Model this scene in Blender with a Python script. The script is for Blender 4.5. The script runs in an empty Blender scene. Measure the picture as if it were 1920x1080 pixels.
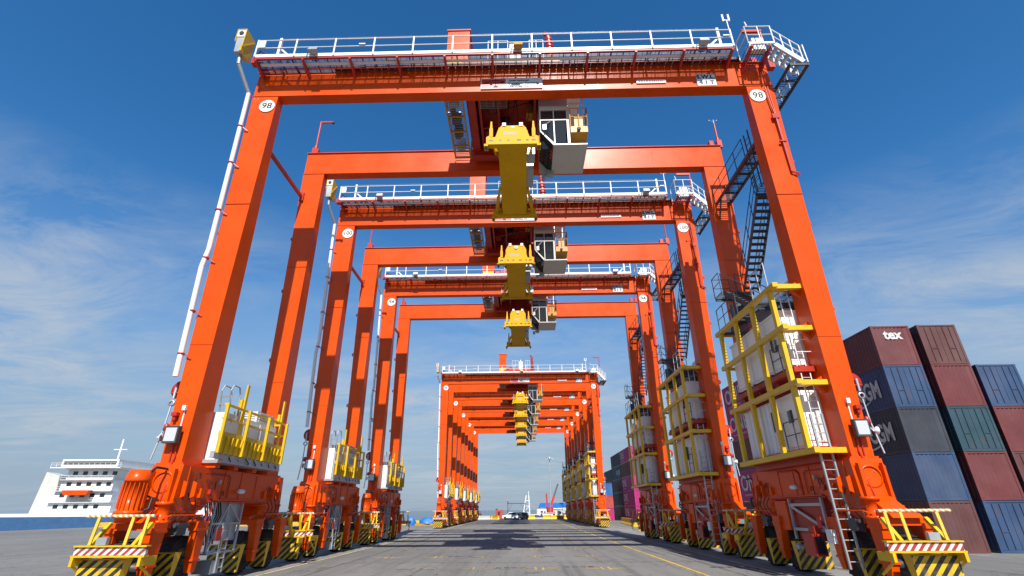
import bpy, math, random
from mathutils import Vector, Matrix
random.seed(7)
R = math.radians
sc = bpy.context.scene
col = sc.collection

# ------------------------------------------------------------------ camera
F_PX, PITCH, YAW, ROLL = 906.5, R(24.66), R(-1.067), R(0.41)
CAM = Vector((0.3335, 0.0, 2.29))
_r = Vector((math.cos(YAW), -math.sin(YAW), 0)); _fh = Vector((math.sin(YAW), math.cos(YAW), 0)); _z = Vector((0, 0, 1))
_f = math.cos(PITCH) * _fh + math.sin(PITCH) * _z
_u = -math.sin(PITCH) * _fh + math.cos(PITCH) * _z
_rr = math.cos(ROLL) * _r - math.sin(ROLL) * _u
_uu = math.sin(ROLL) * _r + math.cos(ROLL) * _u
cam_data = bpy.data.cameras.new('camera')
cam_data.sensor_width = 36; cam_data.lens = 36 * F_PX / 1920
cam_data.clip_start = 0.1; cam_data.clip_end = 20000
cam = bpy.data.objects.new('camera', cam_data); col.objects.link(cam)
m3 = Matrix((_rr, _uu, -_f)).transposed()
cam.matrix_world = Matrix.Translation(CAM) @ m3.to_4x4()
sc.camera = cam

# ------------------------------------------------------------------ sky, sun, exposure
SUN_EL, SUN_AZ = R(44.5), R(6.0)           # sun behind the camera, a little to its right
w = bpy.data.worlds.new('World'); sc.world = w; w.use_nodes = True
nt = w.node_tree; nt.nodes.clear()
def nd(t, kind, **kw):
    n = t.nodes.new(kind)
    for k, v in kw.items(): setattr(n, k, v)
    return n
out = nd(nt, 'ShaderNodeOutputWorld'); bg = nd(nt, 'ShaderNodeBackground')
sky = nd(nt, 'ShaderNodeTexSky'); sky.sky_type = 'NISHITA'; sky.sun_disc = False
sky.sun_elevation = SUN_EL; sky.sun_rotation = math.pi - SUN_AZ
sky.air_density = 1.0; sky.dust_density = 0.35; sky.ozone_density = 3.0
hsv = nd(nt, 'ShaderNodeHueSaturation'); hsv.inputs['Saturation'].default_value = 1.32; hsv.inputs['Value'].default_value = 1.0
nt.links.new(sky.outputs[0], hsv.inputs['Color'])
tc = nd(nt, 'ShaderNodeTexCoord'); sep = nd(nt, 'ShaderNodeSeparateXYZ'); nt.links.new(tc.outputs['Generated'], sep.inputs[0])
def mth(t, op, a, b=None, c=None, clamp=False):
    n = nd(t, 'ShaderNodeMath', operation=op); n.use_clamp = clamp
    for i, v in enumerate((a, b, c)):
        if v is None: continue
        if isinstance(v, (int, float)): n.inputs[i].default_value = v
        else: t.links.new(v, n.inputs[i])
    return n.outputs[0]
zz = mth(nt, 'ADD', mth(nt, 'MAXIMUM', sep.outputs[2], 0.0), 0.10)
cu = mth(nt, 'DIVIDE', sep.outputs[0], zz); cv = mth(nt, 'DIVIDE', sep.outputs[1], zz)
cmb = nd(nt, 'ShaderNodeCombineXYZ'); nt.links.new(cu, cmb.inputs[0]); nt.links.new(cv, cmb.inputs[1])
mp = nd(nt, 'ShaderNodeMapping'); mp.inputs['Scale'].default_value = (0.55, 1.0, 1); mp.inputs['Rotation'].default_value = (0, 0, R(12)); mp.inputs['Location'].default_value = (-8.5, 1.2, 0)
nt.links.new(cmb.outputs[0], mp.inputs[0])
def noise(t, vec, scale, detail, rough, dist=0.0):
    n = nd(t, 'ShaderNodeTexNoise'); n.inputs['Scale'].default_value = scale; n.inputs['Detail'].default_value = detail
    n.inputs['Roughness'].default_value = rough; n.inputs['Distortion'].default_value = dist
    if vec is not None: t.links.new(vec, n.inputs['Vector'])
    return n.outputs[0]
def ramp(t, fac, stops):
    n = nd(t, 'ShaderNodeValToRGB'); cr = n.color_ramp
    while len(cr.elements) < len(stops): cr.elements.new(0.5)
    for e, (p, c) in zip(cr.elements, stops): e.position = p; e.color = c if len(c) == 4 else (*c, 1)
    t.links.new(fac, n.inputs[0]); return n.outputs[0]
big = noise(nt, mp.outputs[0], 0.45, 4, 0.55, 0.3)
fine = noise(nt, mp.outputs[0], 2.6, 7, 0.68, 0.7)
cl = mth(nt, 'MULTIPLY', mth(nt, 'SUBTRACT', big, 0.36, clamp=True), 4.5, clamp=True)
cl = mth(nt, 'MULTIPLY', cl, mth(nt, 'MULTIPLY', mth(nt, 'SUBTRACT', fine, 0.38, clamp=True), 3.6, clamp=True))
# cirrus thins out with height
hfade = ramp(nt, sep.outputs[2], [(0.0, (0.55,)*3), (0.22, (1,)*3), (0.37, (0.7,)*3), (0.52, (0,)*3)])
cl = mth(nt, 'MULTIPLY', cl, hfade); cl = mth(nt, 'MULTIPLY', cl, 0.92)
# thin high haze that thickens towards the horizon, all round
hz_mix = nd(nt, 'ShaderNodeMix', data_type='RGBA')
soft = noise(nt, mp.outputs[0], 0.8, 3, 0.5, 0.2)
hz_f = ramp(nt, mth(nt, 'ADD', sep.outputs[2], mth(nt, 'MULTIPLY', mth(nt, 'SUBTRACT', soft, 0.5), 0.10)), [(0.0, (0.97,)*3), (0.10, (0.86,)*3), (0.22, (0.62,)*3), (0.38, (0.14,)*3), (0.52, (0,)*3)])
nt.links.new(hz_f, hz_mix.inputs[0]); nt.links.new(hsv.outputs[0], hz_mix.inputs[6]); hz_mix.inputs[7].default_value = (1.80, 2.42, 3.20, 1)
mixc = nd(nt, 'ShaderNodeMix', data_type='RGBA')
nt.links.new(cl, mixc.inputs[0]); nt.links.new(hz_mix.outputs[2], mixc.inputs[6]); mixc.inputs[7].default_value = (3.2, 3.55, 3.95, 1)
nt.links.new(mixc.outputs[2], bg.inputs[0]); bg.inputs[1].default_value = 0.119
nt.links.new(bg.outputs[0], out.inputs[0])

sun_d = bpy.data.lights.new('sun', 'SUN'); sun_d.energy = 5.0; sun_d.angle = R(0.53); sun_d.color = (1.0, 0.955, 0.88)
sun = bpy.data.objects.new('sun', sun_d); col.objects.link(sun); sun.location = (10, -30, 60)
sdir = Vector((math.sin(SUN_AZ) * math.cos(SUN_EL), -math.cos(SUN_AZ) * math.cos(SUN_EL), math.sin(SUN_EL)))
sun.rotation_euler = (-sdir).to_track_quat('-Z', 'Y').to_euler()
sc.view_settings.view_transform = 'Standard'; sc.view_settings.look = 'None'
sc.view_settings.exposure = 0.45; sc.view_settings.gamma = 1.0; sc.view_settings.use_curve_mapping = False

# ------------------------------------------------------------------ materials
M = {}
def newmat(name):
    m = bpy.data.materials.new(name); m.use_nodes = True
    t = m.node_tree; b = t.nodes['Principled BSDF']; M[name] = m
    return m, t, b
def mixrgb(t, fac, a, b, blend='MIX'):
    n = nd(t, 'ShaderNodeMix', data_type='RGBA', blend_type=blend)
    for i, v in ((0, fac), (6, a), (7, b)):
        if isinstance(v, (int, float)): n.inputs[i].default_value = v
        elif isinstance(v, tuple): n.inputs[i].default_value = (*v, 1) if len(v) == 3 else v
        else: t.links.new(v, n.inputs[i])
    return n.outputs[2]
def paint(name, c, rough=0.4, metal=0.0, var=0.12, grime=0.12, scale=0.7, bump=0.0, spec=0.5, rust=0.0):
    m, t, b = newmat(name)
    geo = nd(t, 'ShaderNodeNewGeometry')
    n1 = noise(t, geo.outputs['Position'], scale, 4, 0.6)
    mpn = nd(t, 'ShaderNodeMapping'); mpn.inputs['Scale'].default_value = (5.0, 5.0, 0.45); t.links.new(geo.outputs['Position'], mpn.inputs[0])
    n2 = noise(t, mpn.outputs[0], 1.0, 5, 0.65)
    lo = tuple(x * (1 - var) for x in c); hi = tuple(min(1, x * (1 + var)) for x in c)
    base = mixrgb(t, ramp(t, n1, [(0.3, (0,)*3), (0.7, (1,)*3)]), lo, hi)
    g = mth(t, 'MULTIPLY', ramp(t, n2, [(0.52, (0,)*3), (0.75, (1,)*3)]), grime)
    base = mixrgb(t, g, base, tuple(x * 0.45 + 0.02 for x in c))
    if rust:
        n3 = noise(t, geo.outputs['Position'], 1.6, 8, 0.72); n4 = noise(t, mpn.outputs[0], 2.2, 6, 0.7)
        k = mth(t, 'MULTIPLY', ramp(t, mth(t, 'ADD', mth(t, 'MULTIPLY', n3, 0.6), mth(t, 'MULTIPLY', n4, 0.4)), [(0.56, (0,)*3), (0.63, (1,)*3)]), rust)
        base = mixrgb(t, k, base, (0.11, 0.045, 0.022))
        fd_ = noise(t, geo.outputs['Position'], 0.35, 3, 0.5)
        base = mixrgb(t, mth(t, 'MULTIPLY', ramp(t, fd_, [(0.45, (0,)*3), (0.7, (1,)*3)]), 0.18), base, (0.13, 0.12, 0.12))
    t.links.new(base, b.inputs['Base Color'])
    r = mth(t, 'ADD', mth(t, 'MULTIPLY', mth(t, 'SUBTRACT', n1, 0.5), 0.25), rough)
    t.links.new(r, b.inputs['Roughness'])
    b.inputs['Metallic'].default_value = metal
    b.inputs['Specular IOR Level'].default_value = spec
    if bump:
        bp = nd(t, 'ShaderNodeBump'); bp.inputs['Strength'].default_value = bump; bp.inputs['Distance'].default_value = 0.02
        t.links.new(noise(t, geo.outputs['Position'], 2.2, 3, 0.5), bp.inputs['Height']); t.links.new(bp.outputs[0], b.inputs['Normal'])
    return m
ORANGE = (0.66, 0.068, 0.001)
paint('orange', ORANGE, 0.32, var=0.10, grime=0.20, bump=0.05, spec=0.22)
paint('orange_dark', (0.36, 0.022, 0.003), 0.42, var=0.1, grime=0.2)
paint('red', (0.42, 0.022, 0.010), 0.4)
paint('yellow', (0.66, 0.40, 0.006), 0.38, var=0.06, grime=0.14)
paint('spreader_yellow', (0.66, 0.37, 0.003), 0.55, var=0.08, grime=0.25, spec=0.15)
paint('amber', (0.46, 0.22, 0.015), 0.45)
paint('white', (0.72, 0.72, 0.70), 0.42, var=0.04, grime=0.12)
paint('cabin_white', (0.84, 0.84, 0.83), 0.4, var=0.03, grime=0.08)
paint('cabin_grey', (0.52, 0.50, 0.46), 0.4, var=0.05, grime=0.1)
paint('galvanised', (0.42, 0.44, 0.46), 0.45, metal=0.5, var=0.15, grime=0.2)
paint('dark_steel', (0.045, 0.05, 0.058), 0.5, var=0.2)
paint('black', (0.014, 0.014, 0.015), 0.5, var=0.2)
paint('rubber', (0.022, 0.021, 0.020), 0.8, var=0.3, grime=0.5, scale=3)
paint('rim', (0.10, 0.09, 0.08), 0.5, var=0.3)
paint('lamp_glass', (0.5, 0.51, 0.53), 0.15, var=0.02, grime=0.0)
paint('sign_white', (0.74, 0.74, 0.72), 0.5, var=0.03, grime=0.06)
paint('sign_grey', (0.55, 0.56, 0.57), 0.5, var=0.03, grime=0.06)
paint('ink', (0.012, 0.012, 0.014), 0.6)
paint('ink_red', (0.45, 0.03, 0.03), 0.6)
paint('ink_blue', (0.25, 0.32, 0.55), 0.6)
paint('letter_white', (0.55, 0.55, 0.53), 0.55, var=0.15, grime=0.5, scale=3)
paint('container_maroon', (0.135, 0.030, 0.030), 0.5, var=0.15, grime=0.35, rust=0.75)
paint('container_brown', (0.105, 0.040, 0.036), 0.5, var=0.15, grime=0.35, rust=0.75)
paint('container_navy', (0.030, 0.062, 0.135), 0.5, var=0.15, grime=0.35, rust=0.75)
paint('container_black', (0.035, 0.040, 0.052), 0.5, var=0.15, grime=0.3, rust=0.75)
paint('container_teal', (0.025, 0.060, 0.080), 0.5, var=0.15, grime=0.3, rust=0.75)
paint('container_blue', (0.025, 0.12, 0.36), 0.5, var=0.15, grime=0.3, rust=0.75)
paint('container_magenta', (0.38, 0.022, 0.15), 0.45, var=0.1, grime=0.25, rust=0.75)
paint('container_red', (0.42, 0.06, 0.05), 0.5, var=0.15, grime=0.3, rust=0.75)
paint('tarp_blue', (0.01, 0.14, 0.45), 0.5, var=0.15)
paint('roof_blue', (0.02, 0.13, 0.42), 0.5)
paint('concrete', (0.48, 0.46, 0.42), 0.85, var=0.12, grime=0.3)
paint('hull_blue', (0.03, 0.09, 0.20), 0.5, grime=0.3)
paint('car_white', (0.78, 0.78, 0.78), 0.25, var=0.02, grime=0.02)
paint('car_dark', (0.05, 0.055, 0.06), 0.25, var=0.05, grime=0.02)
paint('skin', (0.35, 0.2, 0.13), 0.6)
m, t, b = newmat('glass'); b.inputs['Base Color'].default_value = (0.02, 0.025, 0.03, 1); b.inputs['Roughness'].default_value = 0.06; b.inputs['Specular IOR Level'].default_value = 0.7
def hazard(name, c1, c2, period, axis=0, sgn=1.0, duty=0.5):
    m, t, b = newmat(name)
    geo = nd(t, 'ShaderNodeNewGeometry'); s = nd(t, 'ShaderNodeSeparateXYZ'); t.links.new(geo.outputs['Position'], s.inputs[0])
    if axis == 2: e = s.outputs[2]
    else: e = mth(t, 'ADD', mth(t, 'MULTIPLY', s.outputs[0], sgn), s.outputs[2])
    fr = mth(t, 'FRACT', mth(t, 'DIVIDE', mth(t, 'ADD', e, 400.0), period))
    k = mth(t, 'GREATER_THAN', fr, duty)
    n1 = noise(t, geo.outputs['Position'], 4.0, 4, 0.6)
    base = mixrgb(t, k, c1, c2); base = mixrgb(t, mth(t, 'MULTIPLY', ramp(t, n1, [(0.46, (0,)*3), (0.66, (1,)*3)]), 0.55), base, (0.10, 0.085, 0.06))
    t.links.new(base, b.inputs['Base Color']); b.inputs['Roughness'].default_value = 0.5
    return m
hazard('hazard', (0.64, 0.40, 0.008), (0.015, 0.015, 0.015), 0.30, sgn=-1.0)
hazard('hazard_fine', (0.78, 0.50, 0.012), (0.015, 0.015, 0.015), 0.22, sgn=-1.0)
hazard('red_white', (0.72, 0.70, 0.66), (0.35, 0.03, 0.03), 0.22, sgn=-1.0)
hazard('white_yellow', (0.72, 0.70, 0.62), (0.55, 0.32, 0.03), 0.16, sgn=1.0)
hazard('bollard_bands', (0.80, 0.50, 0.012), (0.02, 0.02, 0.02), 0.44, axis=2)

# ground: worn grey pavement with tyre marks, patches and pale wheel runways
m, t, b = newmat('pavement')
geo = nd(t, 'ShaderNodeNewGeometry'); P = geo.outputs['Position']
s = nd(t, 'ShaderNodeSeparateXYZ'); t.links.new(P, s.inputs[0])
def mapped(scale):
    n = nd(t, 'ShaderNodeMapping'); n.inputs['Scale'].default_value = scale; t.links.new(P, n.inputs[0]); return n.outputs[0]
broad = noise(t, mapped((0.09, 0.05, 1)), 1.0, 5, 0.6)
streak = noise(t, mapped((0.9, 0.07, 1)), 1.0, 6, 0.65)
cross = noise(t, mapped((0.10, 0.85, 1)), 1.0, 5, 0.65)
grain = noise(t, P, 9.0, 8, 0.75)
speck = noise(t, P, 45.0, 3, 0.6)
base = mixrgb(t, ramp(t, broad, [(0.3, (0,)*3), (0.7, (1,)*3)]), (0.135, 0.131, 0.121), (0.215, 0.208, 0.192))
base = mixrgb(t, mth(t, 'MULTIPLY', ramp(t, streak, [(0.5, (0,)*3), (0.72, (1,)*3)]), 0.62), base, (0.050, 0.050, 0.050))
base = mixrgb(t, mth(t, 'MULTIPLY', ramp(t, cross, [(0.52, (0,)*3), (0.72, (1,)*3)]), 0.38), base, (0.21, 0.205, 0.195))
base = mixrgb(t, mth(t, 'MULTIPLY', ramp(t, grain, [(0.35, (0,)*3), (0.7, (1,)*3)]), 0.35), base, (0.24, 0.233, 0.215))
base = mixrgb(t, mth(t, 'MULTIPLY', ramp(t, speck, [(0.55, (0,)*3), (0.75, (1,)*3)]), 0.25), base, (0.06, 0.06, 0.06))
tyre_n = noise(t, mapped((2.6, 0.035, 1)), 1.0, 4, 0.6)
base = mixrgb(t, mth(t, 'MULTIPLY', ramp(t, tyre_n, [(0.55, (0,)*3), (0.66, (1,)*3)]), 0.45), base, (0.05, 0.05, 0.05))
patch = nd(t, 'ShaderNodeTexVoronoi'); patch.inputs['Scale'].default_value = 1.0; t.links.new(mapped((0.11, 0.055, 1)), patch.inputs['Vector'])
pcol = nd(t, 'ShaderNodeSeparateColor'); t.links.new(patch.outputs['Color'], pcol.inputs[0])
base = mixrgb(t, mth(t, 'MULTIPLY', ramp(t, pcol.outputs[0], [(0.2, (0,)*3), (0.9, (1,)*3)]), 0.30), base, (0.085, 0.085, 0.083))
oil = noise(t, mapped((0.5, 0.35, 1)), 1.0, 5, 0.6)
base = mixrgb(t, mth(t, 'MULTIPLY', ramp(t, oil, [(0.62, (0,)*3), (0.72, (1,)*3)]), 0.6), base, (0.035, 0.034, 0.033))
crack = nd(t, 'ShaderNodeTexVoronoi', feature='DISTANCE_TO_EDGE'); crack.inputs['Scale'].default_value = 1.0
cw = nd(t, 'ShaderNodeVectorMath', operation='ADD'); t.links.new(mapped((0.35, 0.22, 1)), cw.inputs[0])
cn = nd(t, 'ShaderNodeTexNoise'); cn.inputs['Scale'].default_value = 0.9; t.links.new(P, cn.inputs['Vector']); t.links.new(cn.outputs['Color'], cw.inputs[1]); t.links.new(cw.outputs[0], crack.inputs['Vector'])
base = mixrgb(t, mth(t, 'MULTIPLY', mth(t, 'LESS_THAN', crack.outputs['Distance'], 0.008), 0.55), base, (0.03, 0.03, 0.03))
t.links.new(base, b.inputs['Base Color']); b.inputs['Roughness'].default_value = 0.88
bp = nd(t, 'ShaderNodeBump'); bp.inputs['Strength'].default_value = 0.25; bp.inputs['Distance'].default_value = 0.02
t.links.new(grain, bp.inputs['Height']); t.links.new(bp.outputs[0], b.inputs['Normal'])
m, t, b = newmat('runway')
geo = nd(t, 'ShaderNodeNewGeometry'); P = geo.outputs['Position']
n1 = noise(t, mapped((0.5, 0.15, 1)), 1.0, 6, 0.65); n2 = noise(t, mapped((2.2, 0.08, 1)), 1.0, 4, 0.6); n3 = noise(t, P, 12, 6, 0.7)
base = mixrgb(t, ramp(t, n1, [(0.3, (0,)*3), (0.7, (1,)*3)]), (0.19, 0.186, 0.175), (0.29, 0.28, 0.26))
base = mixrgb(t, mth(t, 'MULTIPLY', ramp(t, n2, [(0.5, (0,)*3), (0.7, (1,)*3)]), 0.6), base, (0.07, 0.07, 0.07))
base = mixrgb(t, mth(t, 'MULTIPLY', n3, 0.3), base, (0.15, 0.15, 0.145))
t.links.new(base, b.inputs['Base Color']); b.inputs['Roughness'].default_value = 0.9
def worn(name, c, amount):
    m, t, b = newmat(name)
    geo = nd(t, 'ShaderNodeNewGeometry')
    n = noise(t, geo.outputs['Position'], 5.0, 7, 0.75)
    n2 = noise(t, geo.outputs['Position'], 0.6, 3, 0.6)
    k = mth(t, 'ADD', n, mth(t, 'MULTIPLY', mth(t, 'SUBTRACT', n2, 0.5), 0.6))
    base = mixrgb(t, ramp(t, k, [(amount - 0.06, (0,)*3), (amount + 0.08, (1,)*3)]), (0.125, 0.123, 0.118), c)
    t.links.new(base, b.inputs['Base Color']); b.inputs['Roughness'].default_value = 0.8
worn('line_yellow', (0.62, 0.38, 0.03), 0.42)
worn('mark_yellow', (0.58, 0.38, 0.05), 0.50)
worn('line_pale', (0.55, 0.46, 0.22), 0.42)
worn('tar', (0.045, 0.045, 0.045), 0.45)
m, t, b = newmat('sea'); b.inputs['Base Color'].default_value = (0.012, 0.035, 0.055, 1); b.inputs['Roughness'].default_value = 0.16
geo = nd(t, 'ShaderNodeNewGeometry'); P = geo.outputs['Position']
bp = nd(t, 'ShaderNodeBump'); bp.inputs['Strength'].default_value = 0.9; bp.inputs['Distance'].default_value = 0.5
t.links.new(noise(t, mapped((0.25, 0.12, 1)), 1.0, 6, 0.7), bp.inputs['Height']); t.links.new(bp.outputs[0], b.inputs['Normal'])

# ------------------------------------------------------------------ mesh helpers
class MB:
    def __init__(s): s.v = []; s.f = []; s.sm = []; s.mi = []; s.k = 0
    def add(s, vs, fs, smooth=False):
        o = len(s.v); s.v += [tuple(x) for x in vs]
        for f in fs: s.f.append(tuple(i + o for i in f)); s.sm.append(smooth); s.mi.append(s.k)
        return s
    def hexa(s, p):      # p: bottom 4 (ccw from above), top 4
        return s.add(p, [(3, 2, 1, 0), (4, 5, 6, 7), (0, 1, 5, 4), (1, 2, 6, 5), (2, 3, 7, 6), (3, 0, 4, 7)])
    def b(s, x0, x1, y0, y1, z0, z1):
        if x0 > x1: x0, x1 = x1, x0
        if y0 > y1: y0, y1 = y1, y0
        return s.hexa([(x0, y0, z0), (x1, y0, z0), (x1, y1, z0), (x0, y1, z0), (x0, y0, z1), (x1, y0, z1), (x1, y1, z1), (x0, y1, z1)])
    def frame(s, p, q, up=(0, 0, 1)):
        p = Vector(p); q = Vector(q); d = (q - p).normalized(); up = Vector(up)
        if abs(d.dot(up)) > 0.98: up = Vector((0, 1, 0))
        a = d.cross(up).normalized(); c = a.cross(d).normalized(); return p, q, a, c
    def bar(s, p, q, wd, ht, up=(0, 0, 1), wd2=None, ht2=None):
        p, q, a, c = s.frame(p, q, up); wd2 = wd if wd2 is None else wd2; ht2 = ht if ht2 is None else ht2
        r1 = [p - a*wd/2 - c*ht/2, p + a*wd/2 - c*ht/2, p + a*wd/2 + c*ht/2, p - a*wd/2 + c*ht/2]
        r2 = [q - a*wd2/2 - c*ht2/2, q + a*wd2/2 - c*ht2/2, q + a*wd2/2 + c*ht2/2, q - a*wd2/2 + c*ht2/2]
        return s.add(r1 + r2, [(0, 1, 2, 3), (7, 6, 5, 4), (4, 5, 1, 0), (5, 6, 2, 1), (6, 7, 3, 2), (7, 4, 0, 3)])
    def tube(s, p, q, r, n=8, r2=None, caps=True):
        p, q, a, c = s.frame(p, q); r2 = r if r2 is None else r2
        v = []
        for i in range(n):
            t = 2 * math.pi * i / n; k = a * math.cos(t) + c * math.sin(t); v += [p + k * r, q + k * r2]
        o = len(s.v)
        s.add(v, [(2*i, 2*((i+1) % n), 2*((i+1) % n)+1, 2*i+1) for i in range(n)], True)
        if caps:
            s.add([v[2*i] for i in range(n)], [tuple(range(n-1, -1, -1))]); s.add([v[2*i+1] for i in range(n)], [tuple(range(n))])
        return s
    def path(s, pts, r, n=6):
        for a, b2 in zip(pts[:-1], pts[1:]): s.tube(a, b2, r, n)
        return s
    def prism(s, poly, axis, a0, a1):   # poly in the two other axes
        def P(u, v2, a): return {'x': (a, u, v2), 'y': (u, a, v2), 'z': (u, v2, a)}[axis]
        n = len(poly); vs = [P(u, v2, a0) for u, v2 in poly] + [P(u, v2, a1) for u, v2 in poly]
        return s.add(vs, [tuple(range(n-1, -1, -1)), tuple(range(n, 2*n))] + [(i, (i+1) % n, n+(i+1) % n, n+i) for i in range(n)])
    def lathe(s, prof, c, axis='x', n=28):    # prof: (offset along axis, radius)
        c = Vector(c); vs = []
        for (h, r) in prof:
            for i in range(n):
                t = 2*math.pi*i/n; u, v2 = r*math.cos(t), r*math.sin(t)
                vs.append(c + Vector({'x': (h, u, v2), 'y': (u, h, v2), 'z': (u, v2, h)}[axis]))
        fs = []
        for k in range(len(prof)-1):
            for i in range(n): fs.append((k*n+i, k*n+(i+1) % n, (k+1)*n+(i+1) % n, (k+1)*n+i))
        return s.add(vs, fs, True)
    def mesh(s, name, mats):
        me = bpy.data.meshes.new(name); me.from_pydata(s.v, [], s.f); me.update()
        for mm in (mats if isinstance(mats, (list, tuple)) else [mats]): me.materials.append(M[mm])
        me.polygons.foreach_set('use_smooth', s.sm); me.polygons.foreach_set('material_index', s.mi)
        return me
    def build(s, name, mats, parent=None, loc=(0, 0, 0)):
        # normals outward
        import bmesh
        me = s.mesh(name, mats); bm = bmesh.new(); bm.from_mesh(me); bmesh.ops.recalc_face_normals(bm, faces=bm.faces); bm.to_mesh(me); bm.free()
        return place(name, me, parent, loc)
def place(name, me, parent=None, loc=(0, 0, 0), rot=None):
    o = bpy.data.objects.new(name, me); col.objects.link(o); o.parent = parent; o.location = loc
    if rot is not None: o.rotation_euler = rot
    return o
def tag(o, label=None, cat=None, group=None, kind=None):
    if label: o['label'] = label
    if cat: o['category'] = cat
    if group: o['group'] = group
    if kind: o['kind'] = kind
    return o
def empty(name, loc=(0, 0, 0), rz=0):
    o = bpy.data.objects.new(name, None); col.objects.link(o); o.location = loc; o.rotation_euler = (0, 0, rz); o.empty_display_size = 0.2
    return o
def copy_tree(o, parent=None):
    c = o.copy(); col.objects.link(c); c.parent = parent
    for ch in list(o.children): copy_tree(ch, c)
    return c
_txt = {}
def text_mesh(s, size, mat, ext=0.004, shear=0.0, space=1.0, bold=0.0, spacing=1.0):
    key = (s, size, mat, ext, shear, space, bold, spacing)
    if key not in _txt:
        cu = bpy.data.curves.new('lettering', 'FONT'); cu.body = s; cu.size = size; cu.align_x = 'CENTER'; cu.align_y = 'CENTER'
        cu.extrude = ext; cu.shear = shear; cu.space_character = spacing; cu.offset = bold; cu.space_line = space; cu.resolution_u = 3
        o = bpy.data.objects.new('lettering', cu); col.objects.link(o); bpy.context.view_layer.update()
        dg = bpy.context.evaluated_depsgraph_get()
        me = bpy.data.meshes.new_from_object(o.evaluated_get(dg)); me.materials.clear(); me.materials.append(M[mat])
        bpy.data.objects.remove(o); bpy.data.curves.remove(cu); _txt[key] = me
    return _txt[key]
ROT = {'front': (R(90), 0, 0), 'left': (R(90), 0, R(-90)), 'back': (R(90), 0, R(180))}
def text(s, size, mat, parent, loc, face='front', name='lettering', sx=1.0, fit=None, **kw):
    me = text_mesh(s, size, mat, **kw); o = place(name, me, parent, loc, ROT[face])
    if fit:
        xs = [v.co.x for v in me.vertices]; ys = [v.co.y for v in me.vertices]; o.scale = (fit[0]/(max(xs)-min(xs)), fit[1]/(max(ys)-min(ys)), 1)
    else: o.scale = (sx, 1, 1)
    return o

# ------------------------------------------------------------------ setting
def sheet(name, x0, x1, y0, y1, z, mat, parent=None):
    return MB().add([(x0, y0, z), (x1, y0, z), (x1, y1, z), (x0, y1, z)], [(0, 1, 2, 3)]).build(name, mat, parent)
g = MB()
poly = [(-400, -200), (900, -200), (900, 320), (30, 320), (30, 146), (-15.5, 146), (-15.5, 94), (-75, 94), (-75, -50), (-400, -50)]
g.add([(x, y, 0) for x, y in poly], [tuple(range(len(poly)))])
n = len(poly)
g.add([(x, y, 0) for x, y in poly] + [(x, y, -4) for x, y in poly], [(i, (i+1) % n, n + (i+1) % n, n + i) for i in range(n)])
ground = g.build('ground', 'pavement'); tag(ground, kind='structure')
water = sheet('water', -9000, 9000, -3000, 14000, -2.2, 'sea'); tag(water, kind='structure')
for sgn in (-1, 1):
    sheet('wheel_runway', sgn*10.35, sgn*13.1, -12, 145.5, 0.004, 'runway', ground)
    sheet('runway_line', sgn*10.12, sgn*10.27, -12, 145.5, 0.008, 'line_pale', ground)
sheet('lane_line', 7.12, 7.27, -6, 140, 0.008, 'line_yellow', ground)
sheet('lane_line', 13.5, 13.62, -6, 140, 0.008, 'line_pale', ground)
# slot marks: a pair of short cross bars joined by dashes
mk = MB()
for dx in (-0.16, 0.16): mk.b(dx-0.05, dx+0.05, -0.55, 0.55, 0.004, 0.007)
for dx in (-0.55, 0.55): mk.b(dx-0.3, dx+0.3, -0.07, 0.07, 0.004, 0.007)
mk_me = mk.mesh('slot_marking', 'mark_yellow')
for j, y in enumerate((17.9, 23.8, 29.65, 35.3, 41.2, 47.0, 52.9, 58.8)):
    for i, x in enumerate((-6.95, -4.3, -1.7, 1.05, 3.85)):
        if (i, j) in ((0, 4), (2, 5), (0, 1)): continue
        place('slot_marking', mk_me, ground, (x + random.uniform(-.08, .08), y + random.uniform(-.1, .1), 0.004), (0, 0, random.uniform(-.03, .03)))
tr = MB()
for k in range(4): tr.b(k*0.35-0.6, k*0.35-0.38, -0.2, 0.2, 0.002, 0.004)
tr_me = tr.mesh('tar_patch', 'tar')
for x, y in ((-0.3, 24.2), (2.7, 24.5), (8.9, 24.0), (-3.2, 30.2), (5.4, 20.4)): place('tar_patch', tr_me, ground, (x, y, 0.002))
for x in (-8.3, 8.6): sheet('seam', x-0.03, x+0.03, -6, 140, 0.006, 'tar', ground)
for k, y in enumerate((20.7, 26.6, 38.2, 50, 62, 74, 86)): sheet('seam', -10.1, 10.1, y-0.025, y+0.025, 0.005, 'tar', ground)

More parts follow.
